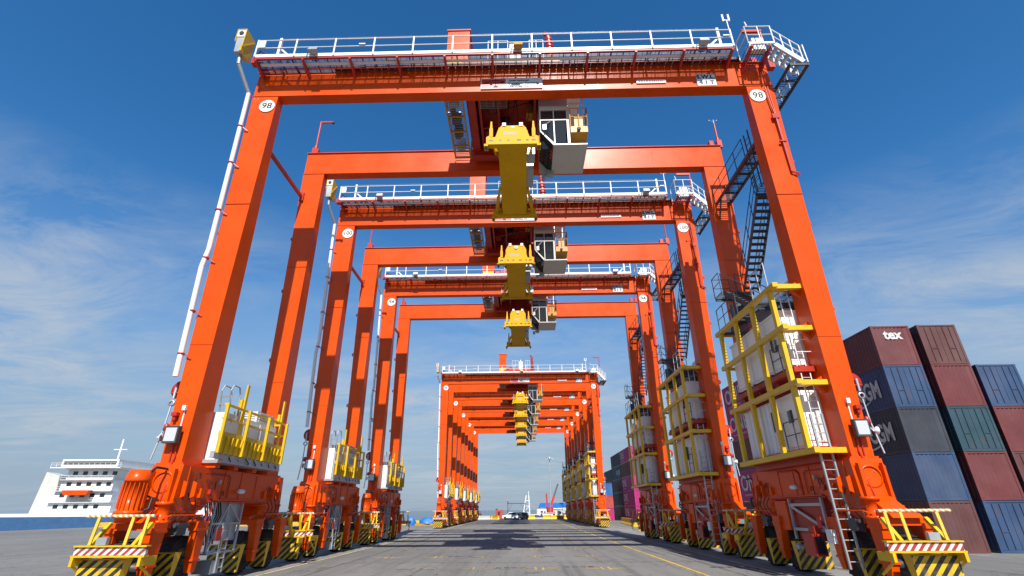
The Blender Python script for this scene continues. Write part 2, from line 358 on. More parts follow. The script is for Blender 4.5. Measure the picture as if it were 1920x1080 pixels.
# ------------------------------------------------------------------ gantry crane
H, GH = 20.5, 1.55
HT = H + GH
FR = (0.0, 5.92)            # front faces of the two portal frames
def railing(parent, pts, z0s, h=1.1, r=0.026, mat='dark_steel', step=1.2, name='railing', mid=True, toe=0.0):
    mb = MB()
    for (a, b2) in zip(pts[:-1], pts[1:]):
        A = Vector(a); B = Vector(b2); L = (B - A).length; n = max(1, round(L/step))
        for i in range(n+1):
            p = A.lerp(B, i/n); mb.tube(p, p + Vector((0, 0, h)), r, 5)
        mb.tube(A + Vector((0, 0, h)), B + Vector((0, 0, h)), r, 5)
        if mid: mb.tube(A + Vector((0, 0, h*0.52)), B + Vector((0, 0, h*0.52)), r*0.85, 5)
        if toe: mb.bar(A + Vector((0, 0, toe/2)), B + Vector((0, 0, toe/2)), 0.012, toe)
    return mb.build(name, mat, parent)
def grating(x0, x1, y0, y1, z, along='y', pitch=0.11, cross=0.35, mat='dark_steel', name='grating', parent=None):
    mb = MB()
    if along == 'y':
        n = int((x1-x0)/pitch)
        for i in range(n+1): x = x0 + (x1-x0)*i/n; mb.b(x-0.006, x+0.006, y0, y1, z-0.035, z)
        n = max(1, int((y1-y0)/cross))
        for i in range(n+1): y = y0 + (y1-y0)*i/n; mb.b(x0, x1, y-0.008, y+0.008, z-0.03, z-0.003)
    else:
        n = int((y1-y0)/pitch)
        for i in range(n+1): y = y0 + (y1-y0)*i/n; mb.b(x0, x1, y-0.006, y+0.006, z-0.035, z)
        n = max(1, int((x1-x0)/cross))
        for i in range(n+1): x = x0 + (x1-x0)*i/n; mb.b(x-0.008, x+0.008, y0, y1, z-0.03, z-0.003)
    return mb.build(name, mat, parent)

def make_crane():
    C = empty('gantry_crane')
    # --- girders
    for k, y0 in enumerate(FR):
        g = MB()
        g.b(-12.42, 12.42, y0+0.03, y0+0.50, H+0.03, HT-0.03)
        g.b(-12.46, 12.46, y0-0.01, y0+0.56, H, H+0.03); g.b(-12.46, 12.46, y0-0.05, y0+0.58, HT-0.03, HT)
        girder = g.build('girder', 'orange', C)
        MB().b(-12.2, 12.2, y0+0.22, y0+0.30, HT, HT+0.11).build('rail', 'dark_steel', girder)
        wsm = MB().b(-0.02, 0.02, y0+0.018, y0+0.029, H+0.04, HT-0.04).mesh('weld_seam', 'orange')
        for x in (-8.1, -3.9, 4.2, 8.3): place('weld_seam', wsm, girder, (x, 0, 0))
        for sx in (-1, 1):
            MB().b(sx*12.0-0.12, sx*12.0+0.12, y0+0.1, y0+0.42, HT+0.001, HT+0.45).build('end_stop', 'red', girder)
    # --- legs
    for sx in (-1, 1):
        for k, y0 in enumerate(FR):
            xi0, xo0, xi1, xo1 = 11.2, 11.93, 11.2, 12.44
            yb0, yb1, yt0, yt1 = y0-0.02, y0+1.12, y0+0.02, y0+0.51
            zb, zt = 3.80, H-0.002
            lo = [(sx*xi0, yb0, zb), (sx*xo0, yb0, zb), (sx*xo0, yb1, zb), (sx*xi0, yb1, zb)]
            hi = [(sx*xi1, yt0, zt), (sx*xo1, yt0, zt), (sx*xo1, yt1, zt), (sx*xi1, yt1, zt)]
            leg = MB().hexa(lo + hi).build('leg', 'orange', C)
            def lx(z): return sx*(xo0 + (xo1-xo0)*(z-zb)/(zt-zb))
            for z in (9.2, 13.0, 16.2):
                lug = MB(); lug.lathe([(-0.025, 0.05), (-0.025, 0.13), (0.025, 0.13), (0.025, 0.05), (-0.025, 0.05)], (lx(z)+sx*0.1, y0+0.3, z), 'y', 12)
                lug.build('lifting_lug', 'orange', leg)
            # weld plate seams
            for z in (8.0, 14.3):
                MB().b(sx*11.19, lx(z)+sx*0.004, y0-0.026, y0-0.004, z-0.012, z+0.012).build('weld_seam', 'orange', leg)
            # stub collar between the leg and the sill beam
            MB().b(sx*11.1, sx*12.03, y0-0.07, y0+1.2, 3.74, 3.82).build('leg_flange', 'orange', leg)
        # brace between the two frames
        br = MB().bar((sx*12.22, 0.45, 18.8), (sx*12.22, 5.93, 18.8), 0.14, 0.18)
        br.b(sx*12.22-.12, sx*12.22+.12, 5.80, 5.935, 18.55, 19.1); br.build('brace', 'orange_dark', C)
    # --- sill beams, bogies, wheels
    tyre = MB().lathe([(-0.24, 0.44), (-0.27, 0.60), (-0.25, 0.71), (-0.17, 0.77), (0.0, 0.785), (0.17, 0.77), (0.25, 0.71), (0.27, 0.60), (0.24, 0.44), (-0.24, 0.44)], (0, 0, 0), 'x', 32)
    for i in range(24):      # tread lugs
        a = 2*math.pi*i/24
        for sg in (-1, 1):
            p = Vector((sg*0.03, math.cos(a)*0.775, math.sin(a)*0.775)); q = Vector((sg*0.25, math.cos(a+.10)*0.745, math.sin(a+.10)*0.745))
            tyre.bar(p, q, 0.075, 0.05, up=(0, math.cos(a), math.sin(a)))
    tyre_me = tyre.mesh('tyre', 'rubber')
    rim_me = MB().lathe([(-0.25, 0.45), (-0.20, 0.42), (-0.10, 0.40), (-0.10, 0.18), (-0.22, 0.16), (-0.22, 0.0)], (0, 0, 0), 'x', 20).lathe([(0.25, 0.45), (0.20, 0.42), (0.10, 0.40), (0.10, 0.18), (0.22, 0.16), (0.22, 0.0)], (0, 0, 0), 'x', 20).mesh('rim', 'rim')
    hub_me = MB().lathe([(-0.62, 0.0), (-0.62, 0.15), (0.62, 0.15), (0.62, 0.0)], (0, 0, 0), 'x', 12).mesh('axle', 'dark_steel')
    gd = MB(); gd.b(-0.62, 0.62, -0.02, 0.0, 0.0, 0.92)
    gd.k = 1; gd.b(-0.62, 0.62, 0.001, 0.02, 0.0, 0.92)
    for x in (-0.60, 0.60): gd.prism([(0.021, 0.0), (0.10, 0.0), (0.34, 0.92), (0.021, 0.92)], 'x', x-0.02, x+0.02)
    gd.b(-0.62, 0.62, 0.021, 0.36, 0.921, 0.95); gd.bar((0.1, 0.05, 0.05), (-0.1, 0.05, 0.9), 0.06, 0.05)
    pass
    guard_me = gd.mesh('wheel_guard', ['hazard', 'yellow'])
    rear_me = {}
    for sg in (-1, 1):
        rg_ = MB(); a, b_ = sg*0.08, sg*0.62
        rg_.k = 1; rg_.b(a, b_, 0.0, 0.02, 0.0, 0.92); rg_.k = 0
        rg_.b(a, b_, -0.02, -0.001, 0.0, 0.92)
        for x in (a, b_): rg_.prism([(-0.021, 0.0), (-0.08, 0.0), (-0.26, 0.92), (-0.021, 0.92)], 'x', x-0.02, x+0.02)
        rg_.b(a-0.02*sg, b_+0.02*sg, -0.28, -0.021, 0.921, 0.95); rg_.bar((sg*0.30, -0.06, 0.02), (a+sg*0.03, -0.24, 0.9), 0.05, 0.05)
        rear_me[sg] = rg_.mesh('guard_bracket', ['yellow', 'hazard'])
    fk = MB()
    fk.b(-0.74, 0.74, -0.30, 0.30, 1.80, 2.0)
    for sg in (-1, 1):
        x0, x1 = sg*0.46, sg*0.74
        x0, x1 = min(x0, x1), max(x0, x1)
        fk.hexa([(x0, -0.16, 0.86), (x1, -0.16, 0.86), (x1, 0.16, 0.86), (x0, 0.16, 0.86), (x0, -0.27, 1.80), (x1, -0.27, 1.80), (x1, 0.27, 1.80), (x0, 0.27, 1.80)])
        fk.b(x0-0.03, x1+0.03, -0.21, 0.21, 0.80, 0.862)
        fk.hexa([(x0+.04, -0.11, 0.46), (x1-.02, -0.11, 0.46), (x1-.02, 0.11, 0.46), (x0+.04, 0.11, 0.46), (x0, -0.16, 0.80), (x1, -0.16, 0.80), (x1, 0.16, 0.80), (x0, 0.16, 0.80)])
        fk.b(x0-0.03, x1+0.03, -0.31, 0.31, 1.72, 1.80)
    fork_me = fk.mesh('wheel_fork', 'orange')
    piv_me = MB().lathe([(1.99, 0.0), (1.99, 0.30), (2.08, 0.30), (2.08, 0.2), (2.52, 0.2), (2.52, 0.26), (2.62, 0.26), (2.62, 0.0)], (0, 0, 0), 'z', 16).mesh('steering_pivot', 'orange')
    for sx in (-1, 1):
        poly = [(-0.18, 3.745), (7.20, 3.745), (7.32, 2.35), (5.75, 2.35), (5.35, 2.72), (1.75, 2.72), (1.35, 2.35), (-0.30, 2.35)]
        sill = MB().prism(poly, 'x', sx*10.98, sx*12.02).build('sill_beam', 'orange', C)
        fl = MB()
        fl.b(sx*10.90, sx*12.10, 1.78, 5.32, 2.68, 2.715)
        for y in (0.2, 2.35, 3.55, 4.75, 6.75): fl.b(sx*10.955, sx*10.978, y-0.02, y+0.02, 2.74, 3.7)
        fl.build('flange', 'orange', sill)
        for yc in (0.25, 6.40):
            # foot plates, lugs and bolt ring
            ft = MB()
            ft.b(sx*10.92, sx*12.08, yc-0.72, yc+0.78, 2.26, 2.348)
            ft.prism([(yc-0.52, 2.348), (yc-0.40, 2.95), (yc-0.30, 2.95), (yc-0.30, 2.348)], 'x', sx*11.25, sx*11.30)
            ft.build('foot_plate', 'orange', sill)
            for dx in (0.02, 0.34):
                lg = MB().prism([(sx*(10.96-dx*0.4), 2.72), (sx*(10.82-dx*0.4), 2.78), (sx*(10.82-dx*0.4), 3.18), (sx*(10.96-dx*0.4), 3.25)], 'y', yc-0.30+dx, yc-0.24+dx)
                lg.build('lug_plate', 'orange', sill)
            rg = MB().lathe([(-0.03, 0.30), (-0.03, 0.36), (0.0, 0.36)], (sx*11.5, yc-0.48, 3.2), 'y', 18); rg.build('bolt_ring', 'orange', sill)
            # bogie
            bm_ = MB()
            bm_.prism([(yc-1.55, 2.01), (yc+1.55, 2.01), (yc+1.45, 2.12), (yc+0.75, 2.255), (yc-0.75, 2.255), (yc-1.45, 2.12)], 'x', sx*11.06, sx*11.94)
            bm_.hexa([(sx*10.95, yc-0.95, 2.02), (sx*12.05, yc-0.95, 2.02), (sx*12.05, yc+0.95, 2.02), (sx*10.95, yc+0.95, 2.02), (sx*11.02, yc-0.45, 2.25), (sx*11.98, yc-0.45, 2.25), (sx*11.98, yc+0.45, 2.25), (sx*11.02, yc+0.45, 2.25)])
            for dy in (-0.85, 0.85):   # sloped gusset hoods over the forks
                bm_.prism([(yc+dy-0.45, 2.12), (yc+dy+0.45, 2.12), (yc+dy*0.6+0.1, 2.60), (yc+dy*0.6-0.1, 2.60)], 'x', sx*11.15, sx*11.85)
            bogie = bm_.build('bogie', 'orange', C)
            hr = MB(); hr.tube((sx*10.72, yc-0.85, 2.2), (sx*10.72, yc+0.85, 2.2), 0.025, 5)
            for dy in (-0.8, 0.8): hr.tube((sx*10.72, yc+dy, 2.2), (sx*11.05, yc+dy, 2.08), 0.02, 5)
            hr.build('grab_bar', 'orange', bogie)
            for q in range(4):
                hz = MB(); hz.path([(sx*(10.93), yc-0.5+q*0.3, 2.7+0.1*q), (sx*10.8, yc-0.45+q*0.3, 2.45), (sx*10.85, yc-0.5+q*0.33, 2.2), (sx*10.95, yc-0.6+q*0.35, 2.0)], 0.018, 5)
                hz.build('hose', 'black', bogie)
            # hydraulic valves and motors between the forks
            hv = MB(); hv.b(sx*10.78, sx*11.02, yc-0.22, yc+0.22, 1.62, 1.98); hv.tube((sx*10.85, yc-0.35, 1.9), (sx*10.85, yc+0.35, 1.9), 0.07, 8); hv.build('valve_block', 'dark_steel', bogie)
            for dy in (-1.08, 1.08):
                yw = yc + dy
                wh = empty('wheel'); wh.parent = C; wh.location = (sx*11.5, yw, 0.785)
                place('tyre', tyre_me, wh); place('rim', rim_me, wh); place('axle', hub_me, wh)
                place('wheel_fork', fork_me, C, (sx*11.5, yw, 0))
                pv = place('steering_pivot', piv_me, bogie, (sx*11.12, yw*0.62 + yc*0.38, -0.02))
                place('wheel_guard', guard_me, C, (sx*11.5, yw-0.99, 0.16))
                place('guard_bracket', rear_me[sx], C, (sx*11.5, yw+0.97, 0.16))
        # bumpers at both ends
        for sg, yb in ((-1, -2.02), (1, 8.7)):
            bu = MB(); yq = yb - sg*0.001
            bu.k = 0; bu.b(sx*10.16, sx*12.18, yb-0.05, yb+0.05, 1.22, 1.42)
            bu.k = 1
            bu.b(sx*10.14, sx*12.20, yb-0.10, yb+0.10, 1.17, 1.215); bu.b(sx*10.14, sx*12.20, yb-0.10, yb+0.10, 1.425, 1.46)
            for x in (10.75, 12.0): bu.bar((sx*x, yb, 1.20), (sx*x, yb-sg*0.75, 2.0), 0.10, 0.10)
            for x in (10.24, 12.14): bu.b(sx*x-0.04, sx*x+0.04, yb-0.10, yb-sg*0.55, 0.95, 1.17); bu.bar((sx*x, yb, 0.95), (sx*x, yb-sg*0.6, 0.6), 0.05, 0.05)
            for x in (10.42, 10.85, 11.85): bu.bar((sx*x, yb, 1.46), (sx*(x+0.05), yb-sg*0.14, 2.18), 0.07, 0.07)
            bumper = bu.build('bumper', ['red_white', 'yellow'], C)
            MB().tube((sx*10.3, yb-sg*0.14, 2.20), (sx*12.3, yb-sg*0.14, 2.20), 0.045, 8).build('striped_bar', 'white_yellow', bumper)
            MB().b(sx*11.35, sx*11.65, yb-0.06, yb+0.06, 1.47, 1.66).build('sensor', 'galvanised', bumper)
    # travel motors (front left, rear right)
    for sx, ym, sg in ((-1, -1.30, -1), (1, 8.0, 1)):
        mo = MB()
        mo.lathe([(2.02, 0.0), (2.02, 0.30), (2.22, 0.34), (2.24, 0.38), (2.34, 0.38), (2.34, 0.31), (3.15, 0.31), (3.15, 0.34), (3.22, 0.34), (3.50, 0.27), (3.52, 0.0)], (sx*11.55, ym, 0), 'z', 20)
        for i in range(18):
            a = 2*math.pi*i/18; mo.b(sx*11.55+0.34*math.cos(a)-0.012, sx*11.55+0.34*math.cos(a)+0.012, ym+0.34*math.sin(a)-0.012, ym+0.34*math.sin(a)+0.012, 2.4, 3.12)
        mot = mo.build('travel_motor', 'orange', C)
        MB().b(sx*11.42-0.12, sx*11.42+0.12, ym-0.16, ym+0.16, 2.55, 2.9).build('terminal_box', 'orange', mot)
        MB().path([(sx*11.4, ym, 2.9), (sx*11.45, ym+0.2, 3.35), (sx*11.5, ym+0.6, 3.62), (sx*11.45, ym+1.05, 3.6)], 0.04, 6).path([(sx*11.4, ym, 2.55), (sx*11.3, ym+0.1, 2.3), (sx*11.15, ym+0.25, 2.4), (sx*11.2, ym+0.35, 2.7), (sx*11.38, ym+0.2, 2.8)], 0.035, 6).build('cable', 'black', mot)
    # --- walkway on the front girder
    wk = empty('walkway'); wk.parent = C
    y0, y1, zf = -1.0, -0.055, HT-0.08
    grating(-12.2, 10.55, y0+0.03, y1-0.01, zf, 'x', 0.065, 0.3, 'dark_steel', 'grating', wk)
    MB().b(-12.2, 10.55, y0-0.012, y0+0.012, zf-0.02, zf+0.17).build('toe_board', 'white', wk)
    ed = MB(); ed.b(-12.2, 10.55, y0+0.014, y0+0.09, zf-0.11, zf-0.04); ed.b(-12.2, 10.55, -0.36, -0.30, zf-0.11, zf-0.04); ed.build('stringer', 'red', wk)
    nb = 11
    for i in range(nb):
        x = -12.1 + i*(22.55/(nb-1))
        bk = MB().prism([(y0+0.02, zf-0.112), (y1, zf-0.112), (y1, zf-0.42), (y0+0.02, zf-0.19)], 'x', x-0.05, x+0.05)
        bk.build('bracket', 'red', wk)
        if i < nb-1:
            for q in (1, 2, 3): MB().b(x+q*0.564-0.022, x+q*0.564+0.022, y0+0.1, y1, zf-0.10, zf-0.045).build('joist', 'dark_steel', wk)
    tr = MB(); tr.b(-12.0, 10.4, -0.72, -0.58, zf-0.135, zf-0.118); tr.b(-12.0, 10.4, -0.725, -0.715, zf-0.15, zf-0.117); tr.b(-12.0, 10.4, -0.585, -0.575, zf-0.15, zf-0.117)
    tr.build('cable_tray', 'white', wk)
    ch = MB()
    for i in range(60):
        x = -8.6 + i*0.33; ch.b(x, x+0.31, -0.27, -0.10, zf+0.005, zf+0.16)
    ch.build('cable_chain', 'black', wk)
    # railing: rails and posts
    rl = MB()
    for z in (1.12, 0.60): rl.tube((-12.2, y0, zf+z), (10.55, y0, zf+z), 0.028, 6)
    rail = rl.build('guard_rail', 'white', wk)
    post = MB().b(-0.035, 0.035, -0.02, 0.02, 0, 1.12).mesh('post', 'white')
    n = 13
    for i in range(n): place('post', post, wk, (-12.15 + i*22.65/(n-1), y0-0.034, zf))
    wp = MB().b(-0.06, 0.06, -0.05, 0.05, 0, 1.30); wp.bar((0.05, 0, 0.62), (0.62, 0, 0.02), 0.05, 0.09); wpm = wp.mesh('stanchion', 'white')
    place('stanchion', wpm, wk, (-11.1, y0+0.06, zf)); o = place('stanchion', wpm, wk, (9.95, y0+0.06, zf)); o.rotation_euler = (0, 0, math.pi)
    lf = MB().tube((-11.1, y0+0.06, zf+1.28), (9.95, y0+0.06, zf+1.28), 0.009, 4).build('lifeline', 'galvanised', wk)
    for x in (-11.9, -7.0, 10.3):
        bx = MB().b(x-0.16, x+0.16, y0-0.05, y0-0.095, zf+0.55, zf+1.0) if x < -10 else MB().b(x-0.2, x+0.1, y0-0.06, y0-0.10, zf+0.62, zf+0.68)
        bx.build('junction_box', 'white', wk)
    for x in (-9.3, 0.4, 9.1):
        fl = MB(); fl.hexa([(x-0.22, y0-0.30, zf+0.10), (x+0.22, y0-0.30, zf+0.10), (x+0.18, y0-0.06, zf+0.02), (x-0.18, y0-0.06, zf+0.02), (x-0.2, y0-0.22, zf+0.34), (x+0.2, y0-0.22, zf+0.34), (x+0.14, y0-0.05, zf+0.28), (x-0.14, y0-0.05, zf+0.28)])
        fo = fl.build('floodlight', 'galvanised' if x != 0.4 else 'amber', wk)
        MB().path([(x-0.2, y0-0.1, zf+0.2), (x-0.32, y0-0.05, zf+0.1), (x-0.34, y0-0.03, zf-0.1)], 0.02, 5).b(x-0.03, x+0.03, y0-0.04, y0-0.014, zf+0.02, zf+0.5).build('lamp_bracket', 'dark_steel', wk)
    # clutter near the left end
    cc = MB(); cc.tube((-12.3, -0.8, zf+0.25), (-11.9, -0.8, zf+0.25), 0.14, 10); cc.b(-12.5, -12.2, -0.7, -0.4, zf+.001, zf+0.35); cc.build('cable_guide', 'red', wk)
    MB().path([(-12.2, -0.9, zf+0.1), (-12.0, -0.95, zf+0.45), (-11.75, -0.9, zf+0.35), (-11.6, -0.85, zf+0.05)], 0.03, 5).path([(-6.2, -0.4, zf+0.1), (-5.9, -0.4, zf+0.3), (-5.3, -0.4, zf+0.25), (-4.6, -0.4, zf+0.05)], 0.05, 6).build('cable_loop', 'black', wk)
    # yellow sheave housing at the left end and the white conduit below it
    hs = MB()
    hs.k = 0
    xa, xb, ya, yb = -13.10, -12.65, -1.35, -0.60
    hs.b(xa, xb, ya, yb, 23.45, 23.50); hs.b(xa, xa+0.03, ya, yb, 22.7, 23.45); hs.b(xb-0.03, xb, ya, yb, 22.35, 23.45); hs.b(xa+0.03, xb-0.03, yb-0.03, yb, 22.35, 23.45)
    hs.bar((xb, ya, 22.3), (xb, yb, 23.4), 0.05, 0.06); hs.bar((xb-0.015, ya+0.03, 22.3), (xb-0.015, ya+0.03, 23.45), 0.04, 0.06)
    hs.b(xb-0.1, xb, ya, yb, 22.05, 22.34)
    hs.k = 1; hs.hexa([(xa+.05, ya+.1, 22.1), (xb-.1, ya+.1, 22.1), (xb-.1, yb-.05, 22.1), (xa+.05, yb-.05, 22.1), (xa+.035, ya+.05, 23.0), (xb-.04, ya+.05, 23.0), (xb-.04, yb-.04, 23.0), (xa+.035, yb-.04, 23.0)])
    hs.k = 2; hs.b(xa+.035, xb-.04, ya+.02, yb-.04, 23.01, 23.44)
    hs.k = 3; hs.tube(((xa+xb)/2, ya+.02, 23.23), ((xa+xb)/2, ya-.02, 23.23), 0.11, 14)
    hs.build('sheave_housing', ['yellow', 'galvanised', 'sign_white', 'black'], C)
    cp = MB(); cp.path([(-12.88, -1.0, 22.1), (-12.86, -0.95, 21.6), (-12.57, -0.14, 20.55)], 0.095, 10)
    cp.build('conduit_bend', 'galvanised', C)
    cd = MB(); pts = [(-12.57, -0.14, 20.55), (-12.31, -0.13, 12.0), (-12.36, -0.18, 11.2), (-12.16, -0.15, 6.75)]
    cd.path(pts, 0.095, 12); cond = cd.build('conduit', 'white', C)
    for z in (18.5, 16.4, 13.9, 11.6, 9.3, 7.6):
        t_ = (20.5-z)/(20.5-6.75); x = -12.57 + 0.40*t_
        MB().lathe([(-0.03, 0.098), (-0.03, 0.125), (0.03, 0.125), (0.03, 0.098)], (x, -0.14, z), 'z', 12).bar((x+0.08, -0.12, z), (x+0.34, -0.03, z-0.18), 0.04, 0.04).build('conduit_clamp', 'red', cond)
    # cable discs with tie down shackles on both front legs
    for sx in (-1, 1):
        ds = MB().lathe([(-0.03, 0.0), (-0.03, 0.34), (0.03, 0.34), (0.03, 0.0)], (sx*12.10, 0.25, 6.35), 'y', 18); ds.b(sx*11.75, sx*12.35, 0.1, 0.4, 6.2, 6.25)
        dsk = ds.build('tie_down_plate', 'red', C)
        MB().tube((sx*12.22, 0.15, 6.45), (sx*12.2, 0.12, 6.0), 0.05, 6).lathe([(-0.03, 0.07), (-0.03, 0.12), (0.03, 0.12), (0.03, 0.07)], (sx*12.2, 0.1, 5.85), 'y', 10).path([(sx*12.2, 0.1, 5.75), (sx*12.16, 0.0, 4.9), (sx*12.2, -0.15, 3.9)], 0.03, 6).build('turnbuckle', 'galvanised', dsk)
        # floodlight, horn and beacon low on the front leg
        f = MB(); f.k = 0; f.b(sx*11.62-0.24, sx*11.62+0.24, -0.34, -0.16, 4.42, 4.98); f.bar((sx*11.62, -0.16, 4.7), (sx*11.62, -0.02, 4.7), 0.12, 0.2); f.k = 1; f.b(sx*11.62-0.19, sx*11.62+0.19, -0.35, -0.341, 4.48, 4.92)
        f.build('floodlight', ['dark_steel', 'lamp_glass'], C)
        hn = MB().lathe([(-0.08, 0.02), (0.0, 0.06), (0.07, 0.13), (0.08, 0.13), (0.04, 0.0)], (sx*12.08, -0.2, 4.62), 'x', 14).bar((sx*11.95, -0.02, 4.75), (sx*12.08, -0.25, 4.64), 0.05, 0.05); hn.build('horn', 'white', C)
        MB().lathe([(0, 0.0), (0.0, 0.09), (0.2, 0.08), (0.26, 0.0)], (sx*12.0, -0.1, 4.86), 'z', 10).build('beacon', 'red', C)
        MB().b(sx*11.55-0.06, sx*11.55+0.06, -0.14, -0.03, 5.55, 5.72).b(sx*11.55-0.02, sx*11.55+0.02, -0.05, -0.025, 4.98, 5.55).build('camera_box', 'white', C)
        MB().b(sx*11.80-0.1, sx*11.80+0.1, -0.2, -0.03, 5.35, 5.47).b(sx*11.80-0.05, sx*11.80+0.05, -0.15, -0.03, 5.2, 5.34).build('switch_box', 'red', C)
        pp = MB(); pp.path([(sx*11.5, -0.06, 4.4), (sx*11.45, -0.06, 4.0), (sx*11.5, -0.1, 3.7), (sx*11.35, -0.22, 3.1), (sx*11.4, -0.32, 2.5)], 0.03, 5); pp.path([(sx*11.62, -0.06, 4.4), (sx*11.6, -0.06, 3.8), (sx*11.65, -0.22, 3.3)], 0.025, 5); pp.build('cable_run', 'red', C)
        for (y, z, r_) in ((1.7, 3.05, 0.16), (2.35, 2.85, 0.12), (5.9, 3.1, 0.15), (6.9, 2.95, 0.18), (0.7, 3.35, 0.14)):
            lp_ = MB(); n_ = 9
            lp_.path([(sx*(10.96-0.05*math.sin(k*math.pi/n_)), y+r_*math.cos(k*1.5*math.pi/n_), z+r_*math.sin(k*1.5*math.pi/n_)*1.3) for k in range(n_+1)], 0.016, 5)
            lp_.build('hose_loop', 'black', C)
        for (y, z, w_, h_, mt_) in ((1.05, 2.9, 0.22, 0.3, 'orange'), (1.55, 2.95, 0.12, 0.16, 'red'), (5.55, 2.95, 0.2, 0.28, 'orange'), (2.0, 3.3, 0.1, 0.14, 'galvanised'), (6.6, 3.3, 0.25, 0.2, 'orange')):
            MB().b(sx*10.88, sx*10.977, y-w_/2, y+w_/2, z-h_/2, z+h_/2).build('sill_box', mt_, C)
        pr_ = MB(); pr_.path([(sx*10.94, 1.0, 3.55), (sx*10.94, 2.6, 3.55), (sx*10.94, 2.7, 3.45), (sx*10.94, 2.7, 2.78)], 0.022, 5); pr_.build('sill_pipe', 'orange_dark', C)
        pr_ = MB(); pr_.path([(sx*10.94, 1.6, 2.64), (sx*10.92, 5.6, 2.64)], 0.03, 5); pr_.build('sill_pipe', 'red', C)
        # stiffener plates with bolt holes on the leg foot
        for yc in (-0.305, 5.85):
            for dx in (11.12, 11.88):
                MB().prism([(sx*(dx-0.04), 2.36), (sx*(dx+0.04), 2.36), (sx*(dx+0.04), 3.5), (sx*(dx-0.04), 3.6)], 'y', yc-0.10, yc+0.06).build('stiffener', 'orange', C)
        # cameras under the sill
        MB().lathe([(-0.16, 0.0), (-0.16, 0.085), (0.14, 0.085), (0.16, 0.0)], (sx*10.80, 3.4, 3.02), 'y', 10).b(sx*10.80, sx*10.978, 3.36, 3.44, 3.0, 3.05).build('sill_camera', 'white', C)
    # --- signs
    for sx in (-1, 1):
        MB().tube((sx*11.60, 0.01, 19.86), (sx*11.60, -0.026, 19.86), 0.37, 32).build('number_plate', 'sign_white', C)
    bd = MB(); bd.b(-1.42, 1.55, -0.035, 0.02, 20.64, 21.30); bd = bd.build('name_board', 'sign_grey', C)
    MB().b(-1.38, -0.22, -0.040, -0.036, 20.68, 21.26).build('emblem_panel', 'red', bd)
    em = MB()
    em.path([(-1.25, -0.045, 21.0), (-1.0, -0.045, 21.12), (-0.72, -0.045, 21.2), (-0.45, -0.045, 21.12), (-0.3, -0.045, 21.04)], 0.014, 4)
    em.path([(-1.25, -0.045, 21.0), (-0.3, -0.045, 21.04)], 0.014, 4); em.path([(-0.72, -0.045, 21.2), (-0.70, -0.045, 20.75), (-0.62, -0.045, 20.72)], 0.014, 4); em.b(-0.45, -0.3, -0.05, -0.041, 20.98, 21.1); em.b(-1.28, -1.18, -0.05, -0.041, 20.95, 21.03); em.b(-0.8, -0.6, -0.05, -0.041, 20.72, 20.8)
    em.build('emblem', 'ink', bd)
    for i, s_ in enumerate(('International', 'Container Terminal', 'Services, Inc.')):
        text(s_, 0.185, 'ink', bd, (0.42 if i == 0 else 0.62 if i == 1 else 0.45, -0.037, 21.15-i*0.19), sx=1.0, bold=0.004)
    sb = MB().b(8.92, 9.82, -0.035, 0.02, 20.55, 21.28).build('load_board', 'sign_grey', C)
    text('S.W.L.', 0.33, 'ink', sb, (9.37, -0.037, 21.10), bold=0.014); text('4 1 T', 0.33, 'ink', sb, (9.37, -0.037, 20.74), bold=0.014)
    sm = MB().b(6.05, 7.45, -0.03, 0.02, 20.80, 21.0).build('small_board', 'sign_white', C)
    mkp = MB(); xx = 6.15
    while xx < 7.3: wd = random.uniform(0.05, 0.09); mkp.b(xx, xx+wd, -0.034, -0.031, 20.85, 20.95); xx += wd+random.uniform(0.03, 0.06)
    mkp.build('faded_print', 'ink_red', sm)
    # --- masts
    def mast(x, y, z0, z1, kind):
        ms = MB(); ms.b(x-0.14, x+0.14, y-0.14, y+0.14, z0, z0+0.55); ms.tube((x, y, z0+0.55), (x, y, z1), 0.055, 8)
        ms.tube((x, y, z0+0.4), (x, y, z0+0.75), 0.1, 8)
        if kind == 'arm_r': ms.bar((x-0.05, y, z1), (x+0.75, y, z1), 0.10, 0.10)
        if kind == 'arm_l': ms.bar((x+0.05, y, z1), (x-0.95, y, z1), 0.13, 0.16)
        o = ms.build('mast', 'red', C)
        if kind == 'arm_r': MB().lathe([(-0.08, 0.0), (-0.08, 0.09), (0.04, 0.07), (0.06, 0)], (x+0.78, y, z1-0.02), 'z', 8).build('beacon', 'dark_steel', o)
        if kind == 'wind':
            MB().tube((x, y, z1), (x, y, z1+0.3), 0.02, 5).tube((x-0.25, y, z1+0.2), (x+0.2, y, z1+0.2), 0.015, 4).lathe([(0, 0), (0.0, 0.06), (0.1, 0.03), (0.1, 0)], (x-0.25, y, z1+0.18), 'z', 6).lathe([(0, 0), (0.0, 0.06), (0.1, 0.03), (0.1, 0)], (x+0.2, y, z1+0.18), 'z', 6).build('anemometer', 'galvanised', o)
    mast(-12.15, 6.2, HT+0.002, 24.75, 'arm_r'); mast(12.5, 6.2, HT+0.002, 24.0, 'wind'); mast(12.85, 0.3, 21.9, 24.6, 'arm_l')
    # --- top right access platform and outer stairs
    tp = empty('access_platform'); tp.parent = C; tp.location = (-0.7, 0, 0)
    zf2 = HT - 0.25
    grating(11.76, 12.95, -1.25, -0.06, zf2, 'y', 0.12, 0.4, 'dark_steel', 'grating', tp)
    for x in (11.9, 12.75): MB().prism([(-1.25, zf2-0.04), (-0.06, zf2-0.04), (-0.06, zf2-0.5), (-1.25, zf2-0.16)], 'x', x-0.04, x+0.04).build('bracket', 'red', tp)
    railing(tp, [(11.76, -1.25, zf2), (12.95, -1.25, zf2)], None, 1.15, 0.03, 'white', 0.6, toe=0.12)
    railing(tp, [(11.76, -0.3, zf2+0.02), (11.76, -1.25, zf2)], None, 1.15, 0.03, 'white', 1.0)
